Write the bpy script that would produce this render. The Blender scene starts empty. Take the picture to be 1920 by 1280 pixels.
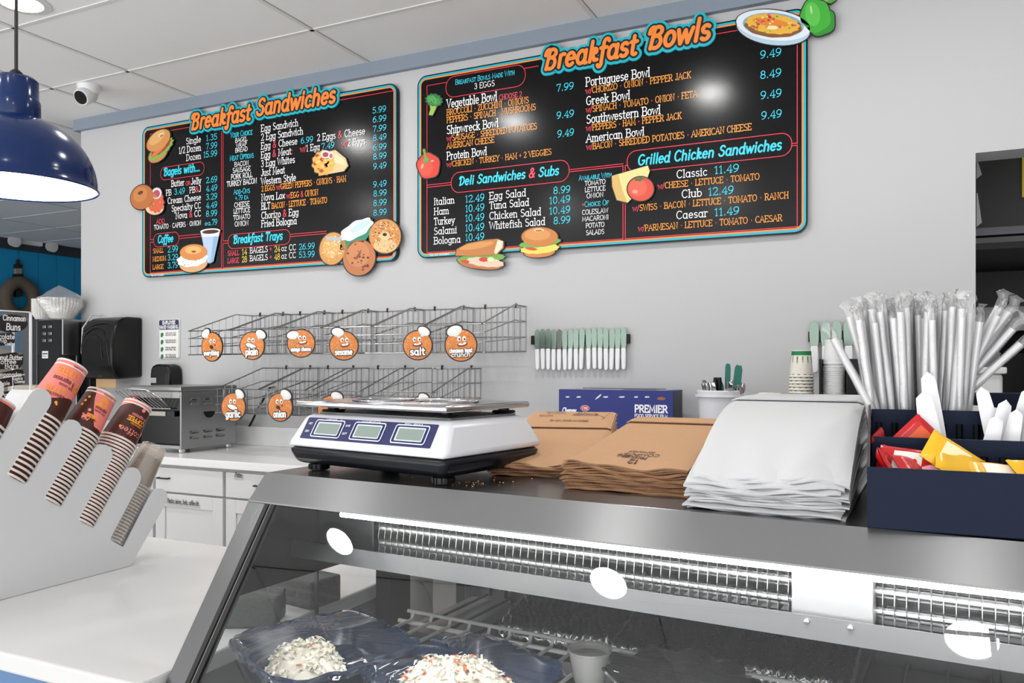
import bpy, bmesh, math, random
from mathutils import Vector, Matrix, noise
random.seed(7)
C = bpy.context.scene.collection
SC = bpy.context.scene
PI = math.pi

# ---------------------------------------------------------------- camera, world, exposure
FPX, CXP, HOR = 1508.0, 960.0, 685.0          # focal length in pixels, principal column, horizon row
YAW = math.radians(25.4)
ZC = 1.356                                     # eye height
cam_d = bpy.data.cameras.new('camera')
cam_d.sensor_width = 36.0
cam_d.lens = FPX / 1920 * 36
cam_d.shift_y = (HOR - 640) / 1920
cam_d.clip_start = 0.02
cam = bpy.data.objects.new('camera', cam_d)
cam.location = (0, 0, ZC)
cam.rotation_euler = (PI / 2, 0, YAW)
C.objects.link(cam)
SC.camera = cam
SC.view_settings.view_transform = 'Standard'
SC.view_settings.look = 'None'
SC.view_settings.gamma = 1
SC.view_settings.exposure = 0.1
world = bpy.data.worlds.new('daylight')
SC.world = world
world.use_nodes = True
bg = world.node_tree.nodes['Background']
bg.inputs[1].default_value = 1.0
_n = world.node_tree.nodes; _l = world.node_tree.links      # sky above the horizon, brighter glow added below it to lift the ceiling
_tc = _n.new('ShaderNodeTexCoord'); _sp = _n.new('ShaderNodeSeparateXYZ'); _mr = _n.new('ShaderNodeMapRange'); _mx = _n.new('ShaderNodeMix')
_mx.data_type = 'RGBA'; _mr.inputs[1].default_value = -0.15; _mr.inputs[2].default_value = 0.1
_mx.inputs[6].default_value = (3.6, 3.6, 3.61, 1); _mx.inputs[7].default_value = (1.6, 1.6, 1.62, 1)
_l.new(_tc.outputs['Generated'], _sp.inputs[0]); _l.new(_sp.outputs[2], _mr.inputs[0]); _l.new(_mr.outputs[0], _mx.inputs[0]); _l.new(_mx.outputs[2], bg.inputs[0])

CY, SY = math.cos(YAW), math.sin(YAW)
RIGHT, FWD, UP, EYE = Vector((CY, SY, 0)), Vector((-SY, CY, 0)), Vector((0, 0, 1)), Vector((0, 0, ZC))
def ray(x, y): return FWD + RIGHT * ((x - CXP) / FPX) + UP * ((HOR - y) / FPX)
def atY(x, y, Y): d = ray(x, y); return EYE + d * (Y / d.y)      # survey: photo point on the plane Y
def atZ(x, y, Z): d = ray(x, y); return EYE + d * ((Z - ZC) / d.z)
def atX(x, y, X): d = ray(x, y); return EYE + d * (X / d.x)

# ---------------------------------------------------------------- materials
def lin(c):
    if isinstance(c, str):
        c = [int(c[i:i + 2], 16) for i in (0, 2, 4)]
    r = []
    for v in c[:3]:
        v = v / 255.0
        r.append(v / 12.92 if v <= 0.04045 else ((v + 0.055) / 1.055) ** 2.4)
    return (*r, 1)
MATS = {}
def mat(name, col, rough=0.5, metal=0.0, emit=0.0, bump=0.0, bscale=60.0, stretch=None, var=0.0, spec=0.5, coat=0.0, aniso=0.0, tangent=(0, 0, 1)):
    if name in MATS: return MATS[name]
    m = bpy.data.materials.new(name); m.use_nodes = True
    nt = m.node_tree; b = nt.nodes['Principled BSDF']
    c = lin(col)
    b.inputs['Base Color'].default_value = c
    b.inputs['Roughness'].default_value = rough
    b.inputs['Metallic'].default_value = metal
    b.inputs['Specular IOR Level'].default_value = spec
    b.inputs['Coat Weight'].default_value = coat
    b.inputs['Anisotropic'].default_value = aniso
    if aniso:
        tg = nt.nodes.new('ShaderNodeCombineXYZ')          # brushed across the case: gloss stretches up the slope
        for q in range(3): tg.inputs[q].default_value = tangent[q]
        nt.links.new(tg.outputs[0], b.inputs['Tangent'])
    if emit:
        b.inputs['Emission Color'].default_value = c
        b.inputs['Emission Strength'].default_value = emit
    if bump or var:
        tc = nt.nodes.new('ShaderNodeTexCoord'); mp = nt.nodes.new('ShaderNodeMapping')
        mp.inputs['Scale'].default_value = stretch or (1, 1, 1)
        nz = nt.nodes.new('ShaderNodeTexNoise'); nz.inputs['Scale'].default_value = bscale; nz.inputs['Detail'].default_value = 4
        nt.links.new(tc.outputs['Object'], mp.inputs[0]); nt.links.new(mp.outputs[0], nz.inputs['Vector'])
        if bump:
            bp = nt.nodes.new('ShaderNodeBump'); bp.inputs['Strength'].default_value = bump; bp.inputs['Distance'].default_value = 0.002
            nt.links.new(nz.outputs[0], bp.inputs['Height']); nt.links.new(bp.outputs[0], b.inputs['Normal'])
        if var:
            mx = nt.nodes.new('ShaderNodeMix'); mx.data_type = 'RGBA'
            mx.inputs[6].default_value = tuple(max(0, v * (1 - var)) for v in c[:3]) + (1,)
            mx.inputs[7].default_value = tuple(min(1, v * (1 + var)) for v in c[:3]) + (1,)
            nt.links.new(nz.outputs[0], mx.inputs[0]); nt.links.new(mx.outputs[2], b.inputs['Base Color'])
    MATS[name] = m
    return m
def flat(col, rough=0.45):
    return mat('print_%s' % col, col, rough)
def clear(name, tint=(1, 1, 1), base=0.04, rough=0.02, body=0.0, bcol=(0.9, 0.9, 0.9), bump=0.0, bscale=40.0, stretch=None, power=5.0):
    """thin clear sheet: transparent, with a Schlick share of gloss and a little milky body"""
    if name in MATS: return MATS[name]
    m = bpy.data.materials.new(name); m.use_nodes = True
    nt = m.node_tree; N = nt.nodes; L = nt.links
    N.remove(N['Principled BSDF']); out = N['Material Output']
    tr = N.new('ShaderNodeBsdfTransparent'); tr.inputs[0].default_value = (*tint, 1)
    gl = N.new('ShaderNodeBsdfGlossy'); gl.inputs['Roughness'].default_value = rough; gl.inputs[0].default_value = (1, 1, 1, 1)
    lw = N.new('ShaderNodeLayerWeight'); lw.inputs['Blend'].default_value = 0.5
    pw = N.new('ShaderNodeMath'); pw.operation = 'POWER'; pw.inputs[1].default_value = power
    ma = N.new('ShaderNodeMath'); ma.operation = 'MULTIPLY_ADD'; ma.inputs[1].default_value = 1 - base; ma.inputs[2].default_value = base
    L.new(lw.outputs['Facing'], pw.inputs[0]); L.new(pw.outputs[0], ma.inputs[0])
    mx = N.new('ShaderNodeMixShader')
    L.new(ma.outputs[0], mx.inputs[0])
    if body:
        df = N.new('ShaderNodeBsdfDiffuse'); df.inputs[0].default_value = (*bcol, 1)
        tl = N.new('ShaderNodeBsdfTranslucent'); tl.inputs[0].default_value = (*bcol, 1)
        md = N.new('ShaderNodeMixShader'); md.inputs[0].default_value = 0.4
        L.new(df.outputs[0], md.inputs[1]); L.new(tl.outputs[0], md.inputs[2])
        m2 = N.new('ShaderNodeMixShader'); m2.inputs[0].default_value = body
        L.new(tr.outputs[0], m2.inputs[1]); L.new(md.outputs[0], m2.inputs[2]); L.new(m2.outputs[0], mx.inputs[1])
    else:
        L.new(tr.outputs[0], mx.inputs[1])
    L.new(gl.outputs[0], mx.inputs[2]); L.new(mx.outputs[0], out.inputs[0])
    if bump:
        tc = N.new('ShaderNodeTexCoord'); mp = N.new('ShaderNodeMapping'); mp.inputs['Scale'].default_value = stretch or (1, 1, 1)
        nz = N.new('ShaderNodeTexNoise'); nz.inputs['Scale'].default_value = bscale
        bp = N.new('ShaderNodeBump'); bp.inputs['Strength'].default_value = bump; bp.inputs['Distance'].default_value = 0.003
        L.new(tc.outputs['Object'], mp.inputs[0]); L.new(mp.outputs[0], nz.inputs['Vector']); L.new(nz.outputs[0], bp.inputs['Height'])
        L.new(bp.outputs[0], gl.inputs['Normal'])
    MATS[name] = m
    return m

STEEL = mat('brushed_steel', (176, 176, 176), 0.24, 1.0, bump=0.10, bscale=30, stretch=(1, 14, 14))
STEEL_V = mat('brushed_steel_vertical', (168, 168, 168), 0.3, 1.0, bump=0.12, bscale=30, stretch=(14, 14, 1))
DSTEEL = mat('dark_steel', (84, 84, 86), 0.38, 1.0, bump=0.15, bscale=40)
CHROME = mat('chrome', (205, 205, 205), 0.16, 1.0)
WIRE = mat('wire_metal', (150, 150, 150), 0.3, 1.0)
BLACK = mat('black_plastic', (10, 10, 11), 0.35, spec=0.3)
BLACKG = mat('gloss_black', (5, 5, 6), 0.2, spec=0.3)
RUBBER = mat('black_rubber', (10, 10, 10), 0.5)
WHITEP = mat('white_plastic', (226, 226, 228), 0.32)
PAINTW = mat('white_paint', (214, 214, 214), 0.55, bump=0.04, bscale=300)
QUARTZ = mat('white_quartz', (208, 208, 208), 0.22, var=0.03, bscale=5)
CABW = mat('cabinet_white', (218, 218, 218), 0.4)
GLASS = clear('clear_glass')

# ---------------------------------------------------------------- mesh builder
def curve(pts, n=6):
    """smooth curve through the points"""
    P = [Vector(p) for p in pts]; out = []
    for i in range(len(P) - 1):
        a, b, c, d = P[max(i - 1, 0)], P[i], P[i + 1], P[min(i + 2, len(P) - 1)]
        for k in range(n):
            t = k / n; out.append(.5 * (2 * b + (c - a) * t + (2 * a - 5 * b + 4 * c - d) * t * t + (3 * b - a - 3 * c + d) * t ** 3))
    return out + [P[-1]]
class MB:
    def __init__(s): s.v = []; s.f = []; s.m = []; s.xf = None
    def add(s, vs, fs, mi=0):
        o = len(s.v)
        if s.xf: vs = [s.xf(Vector(p)) for p in vs]
        s.v += [Vector(p) for p in vs]
        for f in fs: s.f.append([i + o for i in f]); s.m.append(mi)
        return s
    def box(s, a, b, mi=0):
        x0, y0, z0 = a; x1, y1, z1 = b
        vs = [(x0, y0, z0), (x1, y0, z0), (x1, y1, z0), (x0, y1, z0), (x0, y0, z1), (x1, y0, z1), (x1, y1, z1), (x0, y1, z1)]
        return s.add(vs, [(3, 2, 1, 0), (4, 5, 6, 7), (0, 1, 5, 4), (1, 2, 6, 5), (2, 3, 7, 6), (3, 0, 4, 7)], mi)
    def hexa(s, p, mi=0):          # eight corners, bottom ring then top ring
        return s.add(p, [(3, 2, 1, 0), (4, 5, 6, 7), (0, 1, 5, 4), (1, 2, 6, 5), (2, 3, 7, 6), (3, 0, 4, 7)], mi)
    def prism(s, poly, d, mi=0, mside=None):
        """poly: 3-D points of one face, d: extrusion vector"""
        n = len(poly); d = Vector(d); P = [Vector(p) for p in poly]; Q = [p + d for p in P]
        o = len(s.v); s.add(P + Q, [list(range(n))[::-1], list(range(n, 2 * n))], mi)
        for i in range(n):
            j = (i + 1) % n; s.f.append([o + i, o + j, o + n + j, o + n + i]); s.m.append(mi if mside is None else mside)
        return s
    def lathe(s, prof, n=32, M=None, mi=0, caps=False, mfun=None):
        vs = []; fs = []; ms = []
        for r, z in prof:
            for k in range(n):
                a = 2 * PI * k / n; p = Vector((r * math.cos(a), r * math.sin(a), z)); vs.append(M @ p if M else p)
        for i in range(len(prof) - 1):
            for k in range(n):
                k2 = (k + 1) % n; fs.append((i * n + k, i * n + k2, (i + 1) * n + k2, (i + 1) * n + k)); ms.append(mfun(i, k) if mfun else mi)
        if caps:
            fs.append(tuple(range(n))[::-1]); ms.append(mi); fs.append(tuple(range((len(prof) - 1) * n, len(prof) * n))); ms.append(mi)
        o = len(s.v); s.add(vs, fs, mi); s.m[-len(fs):] = ms
        return s
    def tube(s, pts, r, n=6, mi=0, closed=False, caps=True):
        P = [Vector(p) for p in pts]; m = len(P); up = None; vs = []; fs = []
        for i in range(m):
            a = P[i - 1] if (i or closed) else P[0]; b = P[(i + 1) % m] if (i < m - 1 or closed) else P[-1]
            t = (b - a).normalized()
            if up is None:
                up = t.orthogonal().normalized()
            else:
                up = (up - t * up.dot(t)); up = up.normalized() if up.length > 1e-6 else t.orthogonal().normalized()
            w = t.cross(up); rr = r[i] if isinstance(r, (list, tuple)) else r
            for k in range(n):
                an = 2 * PI * k / n; vs.append(P[i] + up * math.cos(an) * rr + w * math.sin(an) * rr)
        for i in range(m if closed else m - 1):
            for k in range(n):
                k2 = (k + 1) % n; j = (i + 1) % m; fs.append((i * n + k, i * n + k2, j * n + k2, j * n + k))
        if caps and not closed:
            fs.append(tuple(range(n))[::-1]); fs.append(tuple(range((m - 1) * n, m * n)))
        return s.add(vs, fs, mi)
    def grid(s, nu, nv, fn, mi=0, thick=None):
        """sheet of fn(a, b), a and b from 0 to 1"""
        vs = [fn(i / nu, j / nv) for j in range(nv + 1) for i in range(nu + 1)]
        fs = [(j * (nu + 1) + i, j * (nu + 1) + i + 1, (j + 1) * (nu + 1) + i + 1, (j + 1) * (nu + 1) + i) for j in range(nv) for i in range(nu)]
        return s.add(vs, fs, mi)
    def slab(s, nu, nv, fn, th, mi=0, mside=None):
        """closed sheet: fn gives the top, th the thickness along -z"""
        n0 = (nu + 1) * (nv + 1); top = [Vector(fn(i / nu, j / nv)) for j in range(nv + 1) for i in range(nu + 1)]
        bot = [p - Vector((0, 0, th)) for p in top]
        ix = lambda i, j: j * (nu + 1) + i
        fs = []; ms = []
        for j in range(nv):
            for i in range(nu):
                q = (ix(i, j), ix(i + 1, j), ix(i + 1, j + 1), ix(i, j + 1)); fs += [q, tuple(n0 + k for k in q[::-1])]; ms += [mi, mi]
        sd = mi if mside is None else mside
        for i in range(nu):
            fs += [(ix(i, 0), n0 + ix(i, 0), n0 + ix(i + 1, 0), ix(i + 1, 0)), (ix(i, nv), ix(i + 1, nv), n0 + ix(i + 1, nv), n0 + ix(i, nv))]; ms += [sd, sd]
        for j in range(nv):
            fs += [(ix(0, j), ix(0, j + 1), n0 + ix(0, j + 1), n0 + ix(0, j)), (ix(nu, j), n0 + ix(nu, j), n0 + ix(nu, j + 1), ix(nu, j + 1))]; ms += [sd, sd]
        o = len(s.f); s.add(top + bot, fs, mi); s.m[o:] = ms
        return s
    def build(s, name, mats, parent=None, smooth=0, bevel=0, world=False, recalc=True, sub=0):
        me = bpy.data.meshes.new(name); off = Vector((0, 0, 0))
        if world and parent:
            p = parent
            while p: off = off + p.location; p = p.parent
        me.from_pydata([tuple(v - off) for v in s.v], [], s.f)
        for m in (mats if isinstance(mats, (list, tuple)) else [mats]): me.materials.append(m)
        me.polygons.foreach_set('material_index', s.m)
        if recalc:
            b = bmesh.new(); b.from_mesh(me); bmesh.ops.recalc_face_normals(b, faces=b.faces); b.to_mesh(me); b.free()
        if smooth:
            me.shade_smooth(); me.set_sharp_from_angle(angle=math.radians(smooth))
        me.update()
        o = bpy.data.objects.new(name, me); C.objects.link(o)
        if parent: o.parent = parent
        if bevel:
            md = o.modifiers.new('edge', 'BEVEL'); md.width = bevel; md.segments = 2; md.limit_method = 'ANGLE'; md.angle_limit = math.radians(40)
        if sub:
            md = o.modifiers.new('soft', 'SUBSURF'); md.levels = sub; md.render_levels = sub
        return o

def tag(o, label=None, cat=None, group=None, kind=None):
    if label: o['label'] = label
    if cat: o['category'] = cat
    if group: o['group'] = group
    if kind: o['kind'] = kind
    return o
def thing(name, label, cat, loc=(0, 0, 0), rz=0.0, group=None):
    o = bpy.data.objects.new(name, None); o.empty_display_size = 0.05
    C.objects.link(o); o.location = loc; o.rotation_euler = (0, 0, rz)
    return tag(o, label, cat, group)
def copy_tree(o, parent=None):
    c = o.copy(); C.objects.link(c)
    if parent: c.parent = parent
    for ch in list(o.children): copy_tree(ch, c)
    return c
def struct(name, mb, m, **k):
    return tag(mb.build(name, m, **k), kind='structure')

# ---------------------------------------------------------------- lettering: a monoline slab alphabet drawn as ribbons
R_ = '@.32,.32,.25,.32,0,360'
GL = {
'A': (.9, '.05,0 .45,1 .85,0|.2,.35 .7,.35', '.05,0 .85,0'), 'B': (.78, '.12,1 .42,1 @.42,.76,.25,.24,90,-90 .12,.52|.12,.52 .45,.52 @.45,.26,.28,.26,90,-90 .12,0 .12,1', '.06,0 .06,1'),
'C': (.82, '@.45,.5,.38,.5,45,315', ''), 'D': (.88, '.12,0 .12,1 .35,1 @.35,.5,.43,.5,90,-90 .12,0', '.06,0 .06,1'), 'E': (.74, '.66,.84 .66,1 .12,1 .12,0 .68,0 .68,.17|.12,.52 .52,.52', '.07,0 .07,1'),
'F': (.7, '.65,.84 .65,1 .12,1 .12,0|.12,.52 .5,.52', '.12,0 .07,1'), 'G': (.9, '@.45,.5,.38,.5,50,345 .82,.42 .55,.42', ''), 'H': (.86, '.13,0 .13,1|.72,0 .72,1|.13,.52 .72,.52', '.13,0 .13,1 .72,0 .72,1'),
'I': (.32, '.16,0 .16,1', '.16,0 .16,1'), 'J': (.6, '.46,1 .46,.25 @.26,.25,.2,.25,0,-160', '.42,1'), 'K': (.82, '.13,0 .13,1|.7,1 .13,.42|.3,.6 .74,0', '.13,0 .13,1 .7,1 .74,0'), 'L': (.68, '.12,1 .12,0 .62,0 .62,.2', '.12,1 .07,0'),
'M': (1.02, '.12,0 .15,1 .51,.2 .87,1 .9,0', '.12,0 .9,0 .1,1 .92,1'), 'N': (.88, '.13,0 .13,1 .73,0 .73,1', '.13,0 .08,1 .73,1'), 'O': (.94, '@.47,.5,.4,.5,90,450', ''), 'P': (.74, '.13,0 .13,1 .42,1 @.42,.73,.26,.27,90,-90 .13,.46', '.13,0 .07,1'),
'Q': (.94, '@.47,.5,.4,.5,90,450|.55,.25 .85,-.05', ''), 'R': (.82, '.13,0 .13,1 .42,1 @.42,.74,.25,.26,90,-90 .13,.48|.4,.48 .74,0', '.13,0 .07,1 .74,0'), 'S': (.72, '@.36,.76,.25,.24,35,270 @.36,.26,.29,.26,90,-145', ''),
'T': (.76, '.04,.84 .04,1 .72,1 .72,.84|.38,1 .38,0', '.38,0'), 'U': (.84, '.12,1 .12,.33 @.42,.33,.3,.33,180,360 .72,1', '.12,1 .72,1'), 'V': (.82, '.04,1 .41,0 .78,1', '.04,1 .78,1'), 'W': (1.14, '.04,1 .3,0 .57,.9 .84,0 1.1,1', '.04,1 1.1,1'),
'X': (.76, '.05,0 .7,1|.05,1 .7,0', ''), 'Y': (.78, '.04,1 .39,.48 .74,1|.39,.48 .39,0', '.04,1 .74,1 .39,0'), 'Z': (.72, '.06,.85 .06,1 .64,1 .06,0 .66,0 .66,.16', ''),
'a': (.72, R_ + '|.58,.64 .58,0 .68,0', ''), 'b': (.68, '@.36,.32,.25,.32,0,360|.11,1 .11,0', '.07,1'), 'c': (.6, '@.34,.32,.25,.32,45,315', ''), 'd': (.72, R_ + '|.58,1 .58,0 .68,0', '.54,1'),
'e': (.66, '.09,.34 .58,.34 @.33,.32,.25,.32,5,315', ''), 'f': (.48, '@.34,.82,.15,.18,40,180 .19,0|.04,.62 .42,.62', '.19,0'), 'g': (.7, R_ + '|.68,.62 .57,.62 .57,-.06 @.33,-.08,.24,.22,0,-150', ''), 'h': (.7, '.12,1 .12,0|@.34,.42,.22,.22,165,0 .56,0', '.12,0 .56,0 .08,1'),
'i': (.3, '.15,.64 .15,0|.15,.84 .15,.93', '.15,0 .1,.64'), 'j': (.3, '.17,.64 .17,-.1 @.03,-.1,.14,.18,0,-110|.17,.84 .17,.93', '.12,.64'), 'k': (.68, '.12,1 .12,0|.52,.62 .12,.26|.26,.4 .58,0', '.12,0 .08,1 .5,.62 .58,0'), 'l': (.3, '.15,1 .15,0', '.15,0 .1,1'),
'm': (1.02, '.12,.64 .12,0|@.31,.44,.19,.2,165,0 .5,0|@.69,.44,.19,.2,165,0 .88,0', '.12,0 .5,0 .88,0 .07,.64'), 'n': (.7, '.12,.64 .12,0|@.34,.42,.22,.22,165,0 .56,0', '.12,0 .56,0 .07,.64'), 'o': (.66, '@.33,.32,.26,.32,0,360', ''),
'p': (.68, '@.36,.32,.25,.32,0,360|.11,.64 .11,-.3', '.11,-.3 .07,.64'), 'q': (.7, R_ + '|.58,.64 .58,-.3', '.58,-.3'), 'r': (.5, '.12,.64 .12,0|@.32,.4,.2,.24,165,50', '.12,0 .07,.64'), 's': (.54, '@.27,.48,.18,.16,35,270 @.27,.16,.2,.16,90,-145', ''),
't': (.46, '.19,.9 .19,.15 @.33,.15,.14,.15,180,310|.04,.62 .4,.62', ''), 'u': (.7, '.11,.64 .11,.22 @.33,.22,.22,.22,180,350|.57,.64 .57,0 .66,0', '.07,.64 .53,.64'), 'v': (.62, '.05,.64 .31,0 .57,.64', '.05,.64 .57,.64'), 'w': (.9, '.05,.64 .25,0 .45,.58 .65,0 .85,.64', '.05,.64 .85,.64'),
'x': (.6, '.05,0 .55,.64|.05,.64 .55,0', ''), 'y': (.64, '.05,.64 .32,.02|.58,.64 .24,-.28 .1,-.28', '.05,.64 .58,.64'), 'z': (.6, '.07,.64 .53,.64 .07,0 .53,0', ''),
'0': (.66, '@.33,.5,.26,.5,90,450', ''), '1': (.46, '.08,.82 .26,1 .26,0', '.26,0'), '2': (.68, '@.33,.72,.26,.28,165,-30 .07,0 .62,0 .62,.12', ''), '3': (.66, '@.31,.76,.23,.24,150,-90 @.31,.27,.27,.27,90,-150', ''), '4': (.68, '.48,0 .48,1 .05,.28 .66,.28', '.48,0'),
'5': (.66, '.56,1 .15,1 .12,.55 @.31,.31,.28,.31,128,-145', ''), '6': (.66, '@.33,.31,.27,.31,0,360|@.52,.31,.46,.68,88,180', ''), '7': (.62, '.06,.86 .06,1 .58,1 .24,0', ''), '8': (.66, '@.33,.75,.22,.25,0,360|@.33,.26,.27,.26,0,360', ''), '9': (.66, '@.33,.69,.27,.31,0,360|@.14,.69,.46,.68,0,-92', ''),
'.': (.3, '.15,0 .15,.1', ''), ',': (.3, '.17,.08 .1,-.14', ''), "'": (.24, '.12,1 .12,.8', ''), '!': (.3, '.15,1 .15,.3|.15,0 .15,.08', ''), '&': (.86, '.76,.02 .22,.72 @.38,.79,.18,.21,200,-20 .2,.42 @.34,.24,.26,.24,130,330 .76,.46', ''),
'+': (.62, '.31,.2 .31,.74|.06,.47 .56,.47', ''), '\u00b7': (.46, '.23,.38 .23,.5', ''), '/': (.46, '.04,-.05 .42,1', ''), '-': (.44, '.06,.38 .38,.38', ''), ':': (.3, '.15,.02 .15,.12|.15,.48 .15,.58', ''), '|': (.3, '.15,-.1 .15,1', ''), '%': (.8, '.1,0 .7,1', ''), '$': (.7, '@.36,.73,.22,.2,40,270 @.36,.28,.26,.25,90,-145|.36,-.05 .36,1.05', ''), ' ': (.4, '', '')}
# script capitals with swashes
SCR = {'B': (.86, '.02,.72 @.2,.78,.17,.2,200,40|.3,.96 .2,0|.3,.9 @.46,.77,.26,.2,120,-80 .3,.54|.34,.55 @.46,.27,.28,.28,90,-120 .2,.04', ''),
'S': (.74, '@.42,.76,.24,.22,20,250 @.34,.27,.29,.27,75,-165', ''), 'r': (.46, '.14,.6 .14,0|.14,.42 @.32,.44,.18,.2,160,60', ''), 'D': (.84, '.02,.75 @.2,.8,.16,.18,200,60|.26,.95 .2,0|.26,.95 @.3,.5,.46,.47,80,-95 .14,.02', ''),
'f': (.46, '@.36,.84,.16,.18,20,180 .2,-.1 @.1,-.12,.12,.2,0,-150|.04,.6 .42,.6', ''), 'k': (.64, '.14,1 .14,0|.14,.26 .3,.4 @.36,.5,.14,.12,-40,160|.26,.36 .42,.05 .6,.06', '')}
def arcpts(cx, cy, rx, ry, a0, a1):
    n = max(4, int(abs(a1 - a0) / 22))
    return [(cx + rx * math.cos(math.radians(a0 + (a1 - a0) * k / n)), cy + ry * math.sin(math.radians(a0 + (a1 - a0) * k / n))) for k in range(n + 1)]
GC = {}
def glyph(ch, script=False):
    key = (ch, script)
    if key in GC: return GC[key]
    g = (SCR.get(ch) if script else None) or GL.get(ch) or GL[' ']
    st = []
    for part in g[1].split('|'):
        pts = []
        for tk in part.split():
            if tk[0] == '@': pts += arcpts(*[float(q) for q in tk[1:].split(',')])
            else: pts.append(tuple(float(q) for q in tk.split(',')))
        if pts: st.append(pts)
    sf = [tuple(float(q) for q in tk.split(',')) for tk in g[2].split()]
    GC[key] = (g[0], st, sf)
    return GC[key]
def layout(s, serif=True, script=False, sc=False, shear=0.0, gap=0.06):
    """list of (colour letter, stroke) and the advance; '~x' switches colour"""
    out = []; x = 0; col = 'w'; i = 0
    while i < len(s):
        ch = s[i]
        if ch == '~': col = s[i + 1]; i += 2; continue
        k = 1.0
        if sc and ch.islower(): ch = ch.upper(); k = 0.78
        adv, st, sf = glyph(ch, script)
        strokes = list(st)
        if serif:
            strokes += [[(a - .1, b), (a + .1, b)] for a, b in sf]
        for p in strokes:
            out.append((col, [(x + a * k + shear * b * k, b * k) for a, b in p]))
        x += adv * k + gap; i += 1
    return out, max(x - gap, .01)
RC = [0]
def brush(mb, pts, w, mp, off, mi, thick):
    """round-nosed stroke: a quad for each step and a disc at each point"""
    RC[0] = (RC[0] + 1) % 7; o_ = off + RC[0] * 6e-5; P = [Vector(p) for p in pts]
    for i, p in enumerate(P):
        c = [mp(p.x + w / 2 * math.cos(2 * PI * k / 14), p.y + w / 2 * math.sin(2 * PI * k / 14), o_) for k in range(14)]
        d = (mp(p.x, p.y, o_ - thick) - mp(p.x, p.y, o_)); mb.prism(c, d, mi); o_ += 4e-6
        if i:
            t = P[i] - P[i - 1]
            if t.length < 1e-9: continue
            nn = Vector((-t.y, t.x)).normalized() * w / 2; q = [P[i - 1] + nn, P[i - 1] - nn, P[i] - nn, P[i] + nn]
            mb.prism([mp(a.x, a.y, o_) for a in q], d, mi); o_ += 4e-6
def ribbon(mb, pts, w, mp, off=0.0, mi=0, thick=0.0):
    P = [Vector((a, b)) for a, b in pts]
    if len(P) < 2: return
    closed = (P[0] - P[-1]).length < 1e-4 and len(P) > 3
    if closed: P = P[:-1]
    n = len(P); L = []; Rr = []
    for i in range(n):
        a = P[i - 1] if (i or closed) else None; b = P[(i + 1) % n] if (i < n - 1 or closed) else None
        d1 = (P[i] - a).normalized() if a is not None and (P[i] - a).length > 1e-9 else None
        d2 = (b - P[i]).normalized() if b is not None and (b - P[i]).length > 1e-9 else None
        d1 = d1 or d2 or Vector((1, 0)); d2 = d2 or d1
        n1 = Vector((-d1.y, d1.x)); n2 = Vector((-d2.y, d2.x)); m = n1 + n2
        m = m.normalized() if m.length > 1e-4 else n1
        k = min(1.6, 1 / max(.3, m.dot(n1)))
        c = P[i].copy()
        if not closed and i == 0: c = c - d2 * w * .45
        if not closed and i == n - 1: c = c + d1 * w * .45
        L.append(c + m * w / 2 * k); Rr.append(c - m * w / 2 * k)
    RC[0] = (RC[0] + 1) % 7; o_ = off + RC[0] * 4e-5
    vs = [mp(p.x, p.y, o_ + 5e-6 * i) for i, p in enumerate(L)] + [mp(p.x, p.y, o_ + 5e-6 * i) for i, p in enumerate(Rr)]
    fs = []
    for i in range(n if closed else n - 1):
        j = (i + 1) % n; fs.append((i, n + i, n + j, j))
    if thick:
        m_ = len(vs); vs += [mp(p.x, p.y, off - thick) for p in L] + [mp(p.x, p.y, off - thick) for p in Rr]
        for i in range(n if closed else n - 1):
            j = (i + 1) % n; fs += [(i, j, m_ + j, m_ + i), (n + i, m_ + n + i, m_ + n + j, n + j)]
        if not closed: fs += [(0, m_, m_ + n, n), (n - 1, 2 * n - 1, m_ + 2 * n - 1, m_ + n - 1)]
    mb.add(vs, fs, mi)
def plane_map(O, ux, uz, nrm):
    O, ux, uz, nrm = Vector(O), Vector(ux), Vector(uz), Vector(nrm)
    return lambda x, y, off: O + ux * x + uz * y + nrm * off
def write(mb, s, mp, h, width=None, wt=.11, off=.001, mi=0, colours=None, thick=0.0, align=0, soft=False, **k):
    """lettering of height h along mp's x axis; colours maps a colour letter to (MB, index)"""
    st, adv = layout(s, **k)
    sx = (width / adv) if width else h
    for col, p in st:
        t, q = (colours[col] if colours else (mb, mi))
        (brush if soft else ribbon)(t, [(a * sx - align * adv * sx, b * h) for a, b in p], wt * h, mp, off, q, thick)
# ================================================================ THE ROOM
CEIL = 2.908; YW = 3.434
WALLM = mat('wall_paint', (192, 192, 193), 0.6, bump=0.03, bscale=250)
CEILM = mat('ceiling_tile', (236, 236, 236), 0.85, bump=0.25, bscale=220, var=0.02)
GRIDM = mat('ceiling_grid', (218, 218, 217), 0.45)
TRIMB = mat('slate_blue_paint', (132, 143, 157), 0.45)
struct('floor', MB().box((-14, -2.7, -0.1), (3.5, 16, 0)), mat('floor_tile', (206, 204, 200), 0.4, var=0.08, bscale=2))
cl = struct('ceiling', MB().box((-14, -2.7, CEIL), (3.5, 16, CEIL + .1)), CEILM)
g = MB()
for k in range(-8, 3):
    x = -2.43 + 1.222 * k
    g.box((x - .0105, -2.7, CEIL - .004), (x + .0105, 16, CEIL))
    g.box((x - .0125, -2.7, CEIL - .0008), (x - .0105, 16, CEIL), 1); g.box((x + .0105, -2.7, CEIL - .0008), (x + .0125, 16, CEIL), 1)
g.box((-4.26 - .0105, -2.7, CEIL - .004), (-4.26 + .0105, 16, CEIL)); g.box((-4.26 + .0105, -2.7, CEIL - .0008), (-4.26 + .0125, 16, CEIL), 1)
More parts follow.
